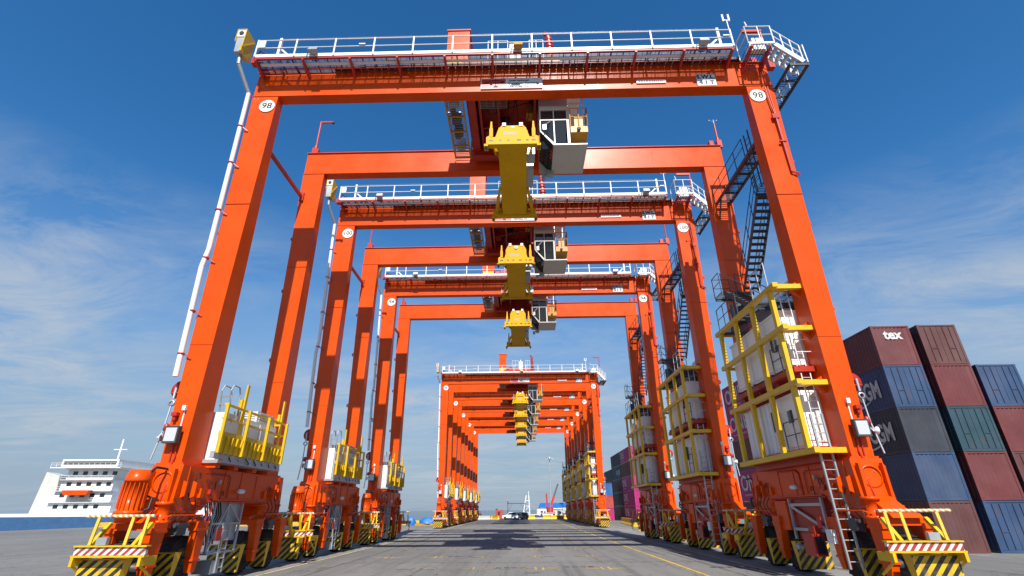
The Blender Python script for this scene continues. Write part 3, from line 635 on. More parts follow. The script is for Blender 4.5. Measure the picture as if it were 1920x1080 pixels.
    bx = MB(); bx.b(12.15, 12.7, -0.95, -0.6, zf2+0.002, zf2+0.75); bx.b(12.0, 12.12, -0.9, -0.5, zf2+0.002, zf2+0.5); bx.build('equipment_box', 'white', tp)
    MB().path([(11.9, -1.25, zf2+1.2), (11.85, -1.25, zf2+1.45)], 0.03, 5).path([(11.2, -1.0, zf2+0.7), (11.2, -1.0, zf2+1.95), (11.05, -1.0, zf2+2.0)], 0.03, 5).b(11.0, 11.08, -1.03, -0.97, zf2+1.9, zf2+2.35).b(11.28, 11.36, -1.03, -0.97, zf2+1.9, zf2+2.35).bar((11.0, -1, zf2+1.95), (11.36, -1, zf2+1.95), 0.04, 0.04).build('antenna', 'white', tp)
    st = MB()
    for y in (-1.22, -0.52): st.bar((12.97, y, zf2-0.02), (14.0, y, 20.62), 0.05, 0.22)
    strs = st.build('stair', 'white', tp)
    for i in range(5):
        q = (i+0.5)/5; MB().b(12.97+q*1.03-0.10, 12.97+q*1.03+0.10, -1.19, -0.55, zf2-q*1.18-0.02, zf2-q*1.18+0.01).build('tread', 'galvanised', tp)
    for y in (-1.22, -0.52): railing(tp, [(12.97, y, zf2), (14.0, y, 20.65)], None, 1.0, 0.028, 'white', 0.5)
    grating(13.35, 14.15, -0.50, 1.9, 20.55, 'x', 0.12, 0.4, 'dark_steel', 'grating', tp)
    fr = MB()
    for x in (13.35, 14.15): fr.b(x-0.03, x+0.03, -1.25, 1.95, 20.36, 20.53)
    for y in (-1.2, -0.3, 0.7, 1.8): fr.b(13.38, 14.12, y-0.03, y+0.03, 20.40, 20.50)
    fr.b(12.4, 13.33, 0.15, 0.25, 20.36, 20.50)
    fr.build('landing_frame', 'dark_steel', tp)
    railing(tp, [(14.15, -1.25, 20.54), (14.15, 1.9, 20.54)], None, 1.1, 0.028, 'white', 0.8, toe=0.1)
    ld = MB()
    for y in (1.55, 1.9): ld.bar((13.4, y, 18.4), (13.4, y, 21.0), 0.05, 0.05)
    for i in range(8): ld.tube((13.4, 1.55, 18.6+i*0.3), (13.4, 1.9, 18.6+i*0.3), 0.015, 4)
    ld.build('ladder', 'dark_steel', tp)
    pipe = MB(); pipe.path([(11.98, -0.10, 20.3), (12.0, -0.10, 19.4), (12.05, -0.12, 18.5), (12.05, -0.08, 15.4), (12.35, -0.08, 15.3)], 0.035, 6); pipe.path([(12.1, -0.10, 20.3), (12.1, -0.10, 18.5), (12.1, -0.08, 15.4), (12.35, -0.08, 15.2)], 0.03, 6); pipe.b(11.9, 12.2, -0.16, -0.06, 18.35, 18.6); pipe.b(11.9, 12.2, -0.16, -0.06, 17.0, 17.06); pipe.build('cable_pipe', 'red', C)
    # --- left machinery cabin between the legs
    eh = MB(); eh.b(-12.25, -10.85, 1.22, 5.35, 4.02, 5.72)
    for y in (2.55, 3.9): eh.b(-10.86, -10.83, y-0.02, y+0.02, 4.1, 5.65)
    house = eh.build('machinery_cabin', 'white', C)
    for y0_, y1_ in ((1.35, 2.45), (2.65, 3.8), (4.0, 5.2)): MB().b(-10.849, -10.82, y0_, y1_, 4.2, 5.55).build('door', 'sign_grey', house); MB().b(-10.82, -10.79, y1_-0.12, y1_-0.07, 4.8, 5.0).build('handle', 'black', house)
    lv = MB(); lv.b(-12.0, -10.95, 3.7, 5.2, 5.722, 6.2)
    for i in range(4): lv.b(-11.9, -11.05, 3.67, 3.699, 5.8+i*0.1, 5.85+i*0.1); lv.b(-10.949, -10.92, 3.85, 5.05, 5.8+i*0.1, 5.85+i*0.1)
    lv.build('cooling_unit', 'cabin_grey', house)
    bs = MB(); bs.b(-12.3, -10.45, 1.1, 5.5, 3.90, 4.018)
    bs.b(-10.62, -10.47, 0.5, 5.5, 4.02, 4.25); bs.build('cabin_base', 'galvanised', C)
    for y in (1.35, 2.6, 4.0, 5.2): MB().b(-12.0, -10.75, y-0.15, y+0.15, 3.748, 3.898).build('support_block', 'orange', C)
    yr = empty('cabin_railing'); yr.parent = C
    xr = -10.42
    fr = MB()
    for z, h_ in ((4.85, 0.16), (5.36, 0.06), (5.86, 0.08)): fr.b(xr-0.03, xr+0.03, 0.42, 5.32, z-h_/2, z+h_/2)
    for z, h_ in ((4.85, 0.16), (5.36, 0.06), (5.86, 0.08)): fr.b(xr-0.7, xr-0.031, 5.28, 5.34, z-h_/2, z+h_/2)
    fr.build('rail', 'yellow', yr)
    ps = MB().b(-0.05, 0.05, -0.045, 0.045, 0, 1.72).mesh('post', 'yellow')
    for y in (0.45, 2.0, 3.6, 5.25): place('post', ps, yr, (xr+0.085, y, 4.18))
    MB().b(xr-0.015, xr-0.005, 0.45, 5.28, 4.2, 4.77).build('skirt_panel', 'yellow', yr)
    sl = MB().prism([(0.0, 0.0), (0.10, 0.62), (0.0, 0.62)], 'y', -0.035, 0.035).mesh('slat', 'yellow')
    for i in range(15): place('slat', sl, yr, (xr+0.005, 0.62+i*0.33, 4.15))
    for y in (1.75, 4.95):
        MB().b(xr-0.09, xr+0.03-0.061, y-0.07, y+0.07, 4.94, 6.85).b(xr-0.2, xr-0.091, y-0.16, y-0.02, 5.9, 6.25).build('lifting_post', 'yellow', yr)
        MB().tube((-10.95, y+0.4, 5.725), (-10.95, y+0.4, 6.15), 0.06, 6).build('vent_pipe', 'amber', yr)
    hp = MB(); 
    for x in (-11.15, -10.8): hp.path([(x, 1.30, 5.73), (x, 1.15, 6.5), (x, 1.3, 6.75), (x, 1.7, 6.75), (x, 1.85, 6.5), (x, 1.85, 5.73)], 0.03, 5)
    for i in range(2): hp.tube((-11.15, 1.2, 6.0+i*0.3), (-10.8, 1.2, 6.0+i*0.3), 0.018, 4)
    hp.build('cabin_ladder', 'galvanised', C)
    hs2 = MB()
    for i in range(7): y = 1.4+i*0.6; hs2.path([(-10.5, y, 4.2), (-10.42+random.uniform(-.05, .05), y+0.12, 4.0), (-10.5, y+0.3, 3.93)], 0.022, 5)
    hs2.build('cable_loop', 'black', C)
    # access frame under the left sill
    af = MB()
    for y in (2.2, 3.1, 4.1): af.b(-11.05, -10.98, y-0.035, y+0.035, 0.95, 2.66)
    af.bar((-11.0, 2.2, 1.0), (-11.0, 3.1, 2.6), 0.05, 0.06); af.bar((-11.0, 3.1, 2.6), (-11.0, 4.1, 1.9), 0.05, 0.06); af.b(-11.04, -10.97, 2.2, 4.1, 1.86, 1.93)
    af.b(-11.7, -10.9, 2.15, 4.0, 0.90, 0.948); af.b(-11.6, -11.1, 3.2, 4.1, 1.3, 2.66); af.build('access_frame', 'galvanised', C)
    bs = MB(); bs.b(-11.5, -10.85, 2.5, 3.0, 0.28, 0.70); bs.build('step_box', 'galvanised', C)
    ld = MB()
    for y in (2.75, 3.15): ld.bar((-10.82, y, 0.3), (-10.85, y, 1.9), 0.05, 0.06)
    for i in range(5): ld.tube((-10.82, 2.75, 0.45+i*0.3), (-10.82, 3.15, 0.45+i*0.3), 0.02, 4)
    ld.build('step_ladder', 'galvanised', C)
    MB().b(-10.80, -10.78, 2.3, 2.62, 1.35, 1.75).build('warning_sign', 'red', C)
    cb = MB()
    for i in range(8): y = 1.95+i*0.14; cb.path([(-11.3, y, 2.7), (-11.2, y+0.1, 2.2), (-11.35, y-0.05+0.02*i, 1.7), (-11.3, y+0.12, 1.2)], 0.028, 5)
    cb.build('cable_bundle', 'black', C)
    hy = MB(); hy.path([(-10.93, 0.9, 2.62), (-10.93, 1.7, 2.62), (-10.93, 1.85, 2.5), (-10.93, 1.85, 1.7)], 0.03, 6); hy.path([(-10.93, 1.0, 2.5), (-10.93, 1.55, 2.5), (-10.93, 1.65, 2.4), (-10.93, 1.65, 1.6)], 0.03, 6); hy.build('hydraulic_pipe', 'red', C)
    # --- right machinery tower: two cabins inside a yellow cage
    lw = MB(); lw.b(10.52, 12.2, 0.95, 5.72, 4.22, 6.24)
    for i in range(6): y = 3.3+i*0.38; lw.prism([(y, 10.752), (y+0.06, 10.70), (y+0.19, 10.70), (y+0.25, 10.752)][::-1], 'z', 4.3, 6.15) if False else lw.b(10.46, 10.519, y, y+0.22, 4.28, 6.2)
    lower = lw.build('generator_cabin', 'cabin_white', C)
    dr = MB().b(10.48, 10.518, 1.25, 2.35, 4.35, 6.05); dr = dr.build('door', 'cabin_white', lower)
    MB().b(10.46, 10.479, 1.6, 1.95, 5.2, 5.65).build('door_window', 'glass', lower)
    MB().tube((10.38, 2.75, 5.0), (10.38, 2.75, 5.75), 0.13, 10).build('filter', 'dark_steel', lower)
    fd = MB(); fd.b(10.9, 11.5, 0.9, 0.949, 4.4, 6.0); fd.build('end_door', 'sign_grey', lower)
    MB().b(11.6, 12.1, 0.80, 0.949, 4.6, 5.6).build('radiator', 'dark_steel', lower)
    up = MB(); up.b(10.52, 12.2, 1.0, 5.72, 7.18, 9.35); up.b(10.47, 12.25, 0.95, 5.77, 9.352, 9.42)
    upper = up.build('electrical_cabin', 'cabin_white', C)
    for y0_, y1_ in ((1.15, 2.1), (2.25, 3.85), (4.0, 5.6)): MB().b(10.49, 10.519, y0_, y1_, 7.28, 9.25).build('door', 'cabin_white', upper)
    MB().b(11.1, 11.7, 0.96, 0.999, 7.3, 8.9).build('end_door', 'sign_grey', upper)
    MB().tube((10.38, 1.6, 7.9), (10.38, 1.6, 8.4), 0.1, 10).build('extinguisher', 'black', upper)
    ff = MB(); ff.b(10.4, 12.2, 0.6, 5.9, 6.86, 7.06)
    for y in (0.9, 2.4, 4.0, 5.6): ff.b(10.4, 12.2, y-0.06, y+0.06, 7.062, 7.178); ff.b(10.6, 12.2, y-0.05, y+0.05, 6.62, 6.858)
    ff.build('cabin_floor', 'orange_dark', C)
    lf = MB(); lf.b(10.3, 12.2, 0.5, 6.0, 4.06, 4.218); lf.b(10.6, 12.0, 0.8, 5.8, 3.75, 4.058); lf.build('cabin_base', 'orange_dark', C)
    cg = empty('cage'); cg.parent = C
    xc = 10.12
    ZL = (4.05, 6.35, 8.40, 10.10)
    for i, z in enumerate(ZL):
        bar_ = MB(); bar_.b(xc-0.10, xc+0.10, -0.05, 6.05, z-0.09, z+0.09); bar_.b(xc+0.101, 11.19, 0.12, 0.34, z-0.09, z+0.09); bar_.b(xc+0.101, 11.18, 5.95, 6.04, z-0.07, z+0.07)
        if i: bar_.b(xc+0.101, xc+0.6, 0.45, 0.6, z-0.06, z+0.06)
        bar_.build('cage_beam', 'yellow', cg)
        if i:
            MB().prism([(11.198, z-0.35), (10.90, z-0.10), (10.90, z+0.10), (11.198, z+0.30)], 'y', 0.35, 0.50).build('gusset', 'orange', cg)
    for i, (y, ztop) in enumerate(((0.45, 10.01), (2.15, 10.01), (3.85, 10.01), (5.6, 10.01))):
        for za, zb in zip(ZL[:-1], ZL[1:]):
            pm = MB().b(xc-0.075, xc+0.075, y-0.10, y+0.10, za+0.091, zb-0.091); pm.build('cage_post', 'yellow', cg)
    railing(C, [(10.30, 0.7, 4.22), (10.30, 2.1, 4.22)], None, 1.0, 0.022, 'dark_steel', 0.8)
    railing(C, [(10.40, 0.7, 7.07), (10.40, 2.0, 7.07)], None, 1.0, 0.022, 'dark_steel', 0.8)
    railing(C, [(10.6, 0.55, 7.07), (12.0, 0.55, 7.07)], None, 1.0, 0.022, 'white', 0.7)
    # small ladders and white frames on the cabin ends
    le = MB()
    for x in (10.62, 10.95):
        le.b(x-0.016, x+0.016, 0.62, 0.65, 4.25, 6.8); le.b(x-0.016, x+0.016, 0.75, 0.78, 7.1, 10.4)
    for i in range(9): le.tube((10.62, 0.645, 4.4+i*0.28), (10.95, 0.645, 4.4+i*0.28), 0.011, 4); le.tube((10.62, 0.775, 7.3+i*0.3), (10.95, 0.775, 7.3+i*0.3), 0.011, 4)
    le.build('cabin_ladder', 'white', C)
    # roof deck over the cage
    rd = grating(10.2, 12.1, 0.6, 5.9, 10.26, 'x', 0.14, 0.5, 'dark_steel', 'roof_deck', C)
    MB().b(10.25, 12.1, 0.62, 0.72, 10.10, 10.22).b(10.25, 12.1, 5.8, 5.9, 10.10, 10.22).b(10.7, 12.0, 2.6, 4.0, 10.08, 10.18).b(10.3, 12.1, 2.0, 2.1, 10.1, 10.22).build('deck_frame', 'dark_steel', rd)
    ac = MB().tube((10.75, 4.6, 10.27), (10.75, 4.6, 11.15), 0.38, 14); ac = ac.build('silencer', 'dark_steel', C)
    MB().tube((10.75, 4.6, 11.15), (10.75, 4.6, 11.4), 0.1, 8).build('exhaust_pipe', 'galvanised', ac)
    MB().b(11.2, 11.7, 0.9, 1.5, 10.27, 10.7).build('roof_box', 'white', C)
    MB().b(11.1, 11.9, 1.4, 2.4, 9.425, 9.85).build('roof_fan', 'dark_steel', C)
    railing(C, [(10.22, 3.6, 10.27), (10.22, 5.85, 10.27)], None, 1.1, 0.022, 'dark_steel', 0.8)
    railing(C, [(10.22, 0.65, 10.27), (10.22, 2.0, 10.27)], None, 1.1, 0.024, 'galvanised', 0.7)
    # --- stairs between the right legs
    sw = empty('stair_tower'); sw.parent = C
    def flight(p, q, wd, n, rail_sides=(1, -1)):
        # p bottom, q top, runs along y
        p = Vector(p); q = Vector(q)
        s_ = MB()
        for sd in (-1, 1): s_.bar(p + Vector((sd*wd/2, 0, 0)), q + Vector((sd*wd/2, 0, 0)), 0.04, 0.2)
        s_.build('stringer', 'dark_steel', sw)
        td = MB().b(-wd/2+0.022, wd/2-0.022, -0.12, 0.12, -0.035, 0.0).mesh('tread', 'dark_steel')
        for i in range(n): place('tread', td, sw, p.lerp(q, (i+0.5)/n))
        for sd in rail_sides: railing(sw, [p + Vector((sd*wd/2, 0, 0.05)), q + Vector((sd*wd/2, 0, 0.05))], None, 1.0, 0.022, 'dark_steel', 1.1)
    flight((11.0, 2.9, 10.28), (10.75, 5.0, 12.0), 0.7, 9)
    grating(10.3, 11.9, 5.0, 5.85, 12.05, 'x', 0.12, 0.5, 'dark_steel', 'landing', sw)
    MB().b(10.3, 11.9, 5.0, 5.06, 11.88, 12.01).b(10.3, 11.9, 5.79, 5.85, 11.88, 12.01).build('landing_frame', 'dark_steel', sw)
    railing(sw, [(10.3, 5.0, 12.05), (10.3, 5.85, 12.05), (11.15, 5.85, 12.05)], None, 1.05, 0.022, 'dark_steel', 0.9)
    flight((11.75, 4.95, 12.05), (11.75, 1.75, 15.55), 0.7, 15)
    grating(11.3, 12.2, 0.85, 1.75, 15.6, 'x', 0.12, 0.5, 'dark_steel', 'landing', sw)
    MB().b(11.3, 12.2, 0.85, 0.91, 15.43, 15.56).b(11.3, 12.2, 1.69, 1.75, 15.43, 15.56).build('landing_frame', 'dark_steel', sw)
    railing(sw, [(11.3, 1.75, 15.6), (11.3, 0.85, 15.6)], None, 1.05, 0.022, 'dark_steel', 0.9)
    ld = MB()
    for y in (1.2, 1.6): ld.b(11.36, 11.41, y-0.02, y+0.02, 15.6, 18.9)
    ld.build('ladder', 'dark_steel', sw)
    rg = MB().tube((0, -0.19, 0), (0, 0.19, 0), 0.016, 5).mesh('rung', 'dark_steel')
    for i in range(10): place('rung', rg, sw, (11.385, 1.4, 15.8+i*0.3))
    for i, z in enumerate((17.9,)):
        grating(11.4, 12.15, 0.62, 5.88, z, 'x', 0.13, 0.45, 'dark_steel', 'high_walkway', sw)
        fr = MB()
        for x in (11.4, 12.15): fr.b(x-0.04, x+0.04, 0.6, 5.88, z-0.20, z-0.04)
        for y in (0.8, 1.6, 2.4, 3.2, 4.0, 4.8, 5.6): fr.b(11.44, 12.11, y-0.05, y+0.05, z-0.14, z-0.04)
        fr.bar((11.45, 5.3, z-0.15), (11.45, 5.88, z-1.0), 0.07, 0.07)
        fr.build('walkway_frame', 'dark_steel', sw)
        railing(sw, [(11.38, 1.9, z), (11.38, 5.88, z)], None, 1.05, 0.024, 'dark_steel', 0.9)
        railing(sw, [(12.17, 0.62, z), (12.17, 5.88, z)], None, 1.05, 0.024, 'dark_steel', 1.2)
    # --- right lower side: ladder, cabinet, frames
    ld = MB()
    for x in (10.45, 10.85): ld.bar((x-0.03, 0.35, 0.55), (x, 0.45, 5.3), 0.05, 0.07)
    rl_ = ld.build('side_ladder', 'galvanised', C)
    rg = MB().tube((-0.19, 0, 0), (0.19, 0, 0), 0.018, 5).mesh('rung', 'galvanised')
    for i in range(15): place('rung', rg, rl_, (10.63, 0.36+i*0.0065, 0.75+i*0.3))
    af = MB()
    for y in (2.0, 4.3): af.b(10.92, 11.0, y-0.05, y+0.05, 1.2, 2.66)
    for z in (1.55, 2.4): af.b(10.92, 10.99, 2.06, 4.24, z-0.05, z+0.05)
    af.bar((10.955, 2.1, 1.6), (10.955, 4.2, 2.35), 0.05, 0.1); af.build('access_frame', 'galvanised', C)
    MB().b(11.05, 11.9, 2.2, 4.2, 1.2, 2.66).build('tank', 'orange_dark', C)
    MB().b(10.85, 10.918, 4.4, 5.3, 1.5, 2.55).build('panel', 'orange', C)
    ec = MB(); ec.k = 0; ec.b(10.5, 10.9, 2.25, 2.95, 0.75, 1.45); ec.k = 1; ec.b(10.56, 10.84, 2.235, 2.249, 0.83, 1.37); ec.k = 0; ec.b(10.68, 10.92, 2.4, 2.8, 1.451, 1.7); ec.build('hose_cabinet', ['red', 'glass'], C)
    MB().b(10.62, 10.95, 1.25, 1.6, 1.2, 1.62).build('meter_box', 'white', C)
    MB().b(10.6, 10.62, 1.7, 1.95, 1.65, 2.0).build('warning_sign', 'ink_red', C)
    MB().lathe([(-0.12, 0), (-0.12, 0.12), (0.1, 0.09), (0.12, 0)], (10.75, 3.9, 0.95), 'y', 10).build('spot_lamp', 'galvanised', C)
    pp = MB(); pp.path([(10.96, 3.1, 2.75), (10.95, 3.1, 3.5), (10.95, 3.3, 3.62), (10.95, 4.6, 3.65)], 0.03, 6); pp.path([(10.95, 0.8, 3.2), (10.9, 1.2, 3.35), (10.93, 1.6, 3.2), (10.93, 1.9, 2.9)], 0.02, 5); pp.build('conduit_pipe', 'red', C)
    return C

def make_trolley():
    T = empty('hoist_trolley')
    fr = MB(); zb = HT + 0.11
    for y in (0.12, 6.04): fr.b(-2.5, 2.4, y-0.02, y+0.30, zb+0.12, zb+0.55)
    for x in (-2.5, -1.1, 0.9, 2.1): fr.b(x, x+0.3, 0.42, 6.02, zb+0.10, zb+0.50)
    fr.b(-2.2, 2.1, 0.7, 5.7, zb+0.02, zb+0.09)
    frame = fr.build('frame', 'orange_dark', T)
    wm = MB().lathe([(-0.08, 0.0), (-0.08, 0.16), (0.08, 0.16), (0.08, 0.0)], (0, 0, 0), 'y', 14).mesh('trolley_wheel', 'dark_steel')
    for x in (-2.2, 2.1):
        for y in (0.26, 6.18): place('trolley_wheel', wm, T, (x, y, zb+0.16))
    # under-slung frames
    us = MB()
    for x in (-1.7, -0.75, 1.15): us.b(x-0.06, x+0.06, 0.75, 5.6, zb-0.9, zb+0.0)
    us.b(-2.3, -1.9, 0.7, 5.8, zb-1.0, zb); us.b(-2.3, 1.2, 5.0, 5.5, zb-1.3, zb-0.1)
    us.build('under_frame', 'red', T)
    for x in (-1.65, -0.95):
        pl = grating(x, x+0.65, 1.0, 1.75, zb-0.95, 'x', 0.1, 0.3, 'galvanised', 'under_platform', T)
    # sheave frames
    sh = MB()
    for x in (-0.9, 0.95): sh.lathe([(-0.06, 0.0), (-0.06, 0.3), (0.06, 0.3), (0.06, 0.0)], (x, 2.2, zb-0.45), 'x', 14); sh.lathe([(-0.06, 0.0), (-0.06, 0.3), (0.06, 0.3), (0.06, 0.0)], (x, 4.4, zb-0.45), 'x', 14)
    sh.build('sheave', 'dark_steel', T)
    # machinery on top
    cab = MB(); cab.b(-3.35, -2.2, 0.45, 1.55, 23.12, 25.35); cab.b(-3.40, -2.15, 0.40, 1.60, 25.352, 25.44)
    cabn = cab.build('control_cabinet', 'orange', T)
    MB().b(-3.3, -2.25, 0.44, 1.5, 22.35, 23.118).build('cabinet_base', 'yellow', cabn)
    dm = MB(); dm.tube((-1.7, 2.6, 23.2), (1.2, 2.6, 23.2), 0.5, 20); dm.tube((-1.75, 2.6, 23.2), (-1.68, 2.6, 23.2), 0.62, 20); dm.tube((1.18, 2.6, 23.2), (1.25, 2.6, 23.2), 0.62, 20)
    dm.b(-1.6, 1.1, 2.2, 3.0, zb+0.5, 22.75)
    dm.build('hoist_drum', 'red', T)
    mt = MB(); mt.tube((1.0, 1.5, 23.0), (2.3, 1.5, 23.0), 0.33, 14); mt.b(-1.6, -0.6, 0.6, 1.2, zb+0.56, 23.3); mt.b(-0.5, 1.3, 0.7, 1.3, zb+0.56, 22.95); mt.tube((-2.1, 1.0, 23.1), (-1.7, 1.0, 23.1), 0.3, 12); mt.build('hoist_motor', 'red', T)
    rb = MB(); rb.tube((2.05, 0.7, 22.6), (1.92, 0.7, 25.0), 0.17, 12)
    for i in range(8): z = 22.9+i*0.26; rb.tube((2.05-i*0.0145, 0.7, z), (2.05-i*0.0145, 0.7, z+0.12), 0.25-0.008*i, 12)
    rb.bar((1.92, 0.7, 25.0), (1.72, 0.6, 25.25), 0.14, 0.18); rb.b(1.7, 2.4, 0.5, 1.1, zb+0.56, 22.75); rb.build('cable_reel_motor', 'red', T)
    wp = MB(); wp.b(-0.1, 0.45, 0.3, 0.75, zb+0.56, 24.1); wp.lathe([(24.1, 0.0), (24.1, 0.09), (24.4, 0.09), (24.5, 0.0)], (0.15, 0.7, 0), 'z', 10); wp.build('white_cabinet', 'white', T)
    railing(T, [(-1.2, 0.2, 22.75), (-0.2, 0.2, 22.75)], None, 1.45, 0.025, 'white', 0.5)
    railing(T, [(0.9, 0.2, 22.75), (1.6, 0.2, 22.75)], None, 1.45, 0.025, 'white', 0.4)
    for i, (x, y, wx, wy, hz_) in enumerate(((-1.5, 1.9, 0.5, 0.35, 0.45), (0.4, 1.2, 0.4, 0.3, 0.5), (0.9, 3.0, 0.35, 0.6, 0.4), (-0.5, 3.6, 0.6, 0.4, 0.35), (-1.4, 4.2, 0.4, 0.5, 0.5))):
        MB().b(x-wx/2, x+wx/2, y-wy/2, y+wy/2, zb-0.02-hz_, zb+0.01).build('under_box', ('dark_steel', 'galvanised', 'amber', 'dark_steel', 'red')[i], T)
    for (p, q) in (((-1.7, 1.0, zb-0.8), (-0.75, 1.0, zb-0.05)), ((-0.75, 1.0, zb-0.8), (1.15, 1.0, zb-0.05)), ((1.15, 1.0, zb-0.8), (-0.75, 1.0, zb-0.1)), ((-1.7, 3.4, zb-0.8), (1.15, 3.4, zb-0.1)), ((-2.1, 0.72, zb-0.95), (1.15, 0.72, zb-0.95))):
        MB().bar(p, q, 0.07, 0.07).build('under_brace', 'red', T)
    for i in range(5):
        y = 0.8+i*0.35; MB().path([(-1.9+i*0.1, y, zb-0.1), (-1.2, y+0.1, zb-0.5-0.1*i), (-0.3, y, zb-0.6), (0.6, y-0.1, zb-0.35), (1.3, y, zb-0.1)], 0.025, 5).build('trolley_cable', 'black', T)
    for x in (-0.25, 0.05):
        MB().path([(x, 1.3, zb-0.1), (x+0.1, 1.25, zb-0.9), (x+0.02, 1.3, zb-1.6), (x-0.08, 1.35, zb-2.2), (x, 1.3, zb-2.8)], 0.022, 5).build('trolley_cable', 'black', T)
    # left service basket
    bk = empty('service_basket'); bk.parent = T
    zk = 21.0
    grating(-3.35, -2.55, 0.9, 5.2, zk, 'x', 0.12, 0.5, 'galvanised', 'grating', bk)
    f = MB()
    for x in (-3.37, -2.50): f.b(x-0.04, x+0.04, 0.85, 5.25, zk-0.14, zk-0.04)
    for y in (0.9, 2.0, 3.1, 4.2, 5.2): f.b(-3.33, -2.54, y-0.04, y+0.04, zk-0.14, zk-0.04)
    for y in (0.9, 5.2): f.bar((-2.5, y, zk-0.1), (-2.45, y, zb+0.1), 0.08, 0.08)
    f.build('basket_frame', 'amber', bk)
    railing(bk, [(-2.5, 0.88, zk), (-3.4, 0.88, zk), (-3.4, 5.2, zk), (-2.5, 5.2, zk)], None, 1.05, 0.022, 'amber', 0.8)
    mm = MB(); mm.tube((-3.1, 1.6, zk+0.2), (-3.1, 2.2, zk+0.2), 0.15, 10); mm.b(-3.2, -2.9, 3.2, 3.8, zk+0.002, zk+0.5); mm.build('basket_motor', 'dark_steel', bk)
    for y in (1.3, 2.5, 3.4, 4.5): MB().b(-3.2, -2.75, y-0.2, y+0.2, zk+0.003, zk+0.55).build('basket_box', 'galvanised' if y in (1.3, 4.5) else 'dark_steel', bk)
    # operator cab
    K = empty('operator_cab'); K.parent = T
    x0, x1, y0, y1, zz0, zz1 = 1.32, 2.75, 0.95, 3.15, 17.95, 20.35
    sh = MB()
    sh.hexa([(x0+0.62, y0, zz0+0.05), (3.55, y0, zz0+0.05), (3.55, y1, zz0+0.05), (x0+0.62, y1, zz0+0.05), (x0+0.62, y0, zz0+0.12), (3.55, y0, zz0+0.12), (3.55, y1, zz0+0.12), (x0+0.62, y1, zz0+0.12)])
    sh.b(x0, x1, y1-0.06, y1, zz0+0.121, zz1); sh.b(x0, x1, y0, y1, zz1-0.001, zz1+0.08)
    sh.b(x1-0.06, x1, y0, y1-0.061, zz0+0.121, zz1-0.002)
    for x in (x0, x0+0.66, x1-0.12): sh.b(x, x+0.05, y0, y0+0.05, zz0+(0.9 if x < 1.9 else 0.121), zz1-0.002)
    sh.b(x0, x1-0.061, y0-0.01, y0+0.06, 19.52, 19.60); sh.b(x0, x1-0.061, y0-0.01, y0+0.06, 20.18, 20.345)
    sh.b(x0, x0+0.06, y0+0.08, y1-0.061, 19.50, 19.6)
    sh.prism([(x0, 18.85), (x0+0.06, 18.85), (x0+0.70, zz0+0.121), (x0+0.62, zz0+0.05)], 'y', y0, y0+0.06); sh.prism([(x0, 18.85), (x0+0.06, 18.85), (x0+0.70, zz0+0.121), (x0+0.62, zz0+0.05)], 'y', y1-0.05, y1+0.01)
    sh.b(x0, x1, y0+0.3, y1+0.4, 20.44, 21.2)
    shell = sh.build('cab_shell', 'cabin_grey', K)
    gl = MB()
    gl.b(x0+0.1, x0+0.62, y0+0.06, y0+0.07, 19.64, 20.16); gl.b(x0+0.76, x1-0.16, y0+0.06, y0+0.07, 19.64, 20.16); gl.hexa([(x0+0.1, y0+0.42, 18.12), (x1-0.16, y0+0.42, 18.12), (x1-0.16, y0+0.43, 18.12), (x0+0.1, y0+0.43, 18.12), (x0+0.1, y0+0.02, 19.48), (x1-0.16, y0+0.02, 19.48), (x1-0.16, y0+0.03, 19.48), (x0+0.1, y0+0.03, 19.48)]); gl.b(x0+0.02, x0+0.03, y0+0.1, y1-0.1, 18.9, 20.3)
    gl.build('windscreen', 'glass', shell)
    MB().hexa([(x0+0.03, y0+0.05, 18.84), (x0+0.035, y0+0.05, 18.86), (x0+0.035, y1-0.05, 18.86), (x0+0.03, y1-0.05, 18.84), (x0+0.62, y0+0.05, zz0+0.08), (x0+0.64, y0+0.05, zz0+0.10), (x0+0.64, y1-0.05, zz0+0.10), (x0+0.62, y1-0.05, zz0+0.08)]).build('floor_window', 'glass', shell)
    br_ = MB()
    for i in range(9):
        y = y0+0.15+i*0.24; br_.bar((x0-0.0, y, 18.80), (x0+0.60, y, zz0+0.02), 0.025, 0.025)
    for q in (0.25, 0.6): br_.bar((x0+q*0.6, y0+0.1, 18.78-q*0.82), (x0+q*0.6, y1-0.1, 18.78-q*0.82), 0.025, 0.025)
    br_.build('window_guard', 'dark_steel', shell)
    MB().b(x0+0.12, x0+0.28, y0-0.4, y0-0.37, 18.6, 18.9).bar((x0+0.2, y0-0.38, 18.9), (x0+0.5, y0, 19.45), 0.04, 0.04).build('mirror', 'galvanised', shell)
    seat = MB(); seat.b(1.9, 2.4, 1.7, 2.2, 18.6, 18.75); seat.b(1.9, 2.4, 2.2, 2.35, 18.75, 19.6); seat.build('seat', 'black', shell)
    bl = MB(); bl.b(2.78, 3.6, y0-0.15, y0+0.9, 18.62, 18.98); balc = bl.build('balcony', 'amber', K)
    railing(K, [(2.78, y0-0.15, 18.98), (3.6, y0-0.15, 18.98), (3.6, y1, 18.98)], None, 1.15, 0.03, 'amber', 0.5)
    MB().b(2.98, 3.4, y0-0.1, y0+0.15, 19.0, 19.75).build('balcony_box', 'amber', K)
    MB().b(2.8, 3.55, y0+0.9, y1, 18.62, 18.70).b(2.8, 2.86, y0+0.9, y1, 18.7, 21.4).b(3.5, 3.56, y1-0.06, y1, 18.7, 22.0).b(3.5, 3.56, y0+0.3, y0+0.36, 18.98, 22.0).bar((2.85, y0+0.33, 20.9), (3.55, y0+0.33, 20.9), 0.05, 0.05).bar((2.85, y0+0.33, 21.6), (3.55, y0+0.33, 21.6), 0.05, 0.05).build('balcony_frame', 'white', K)
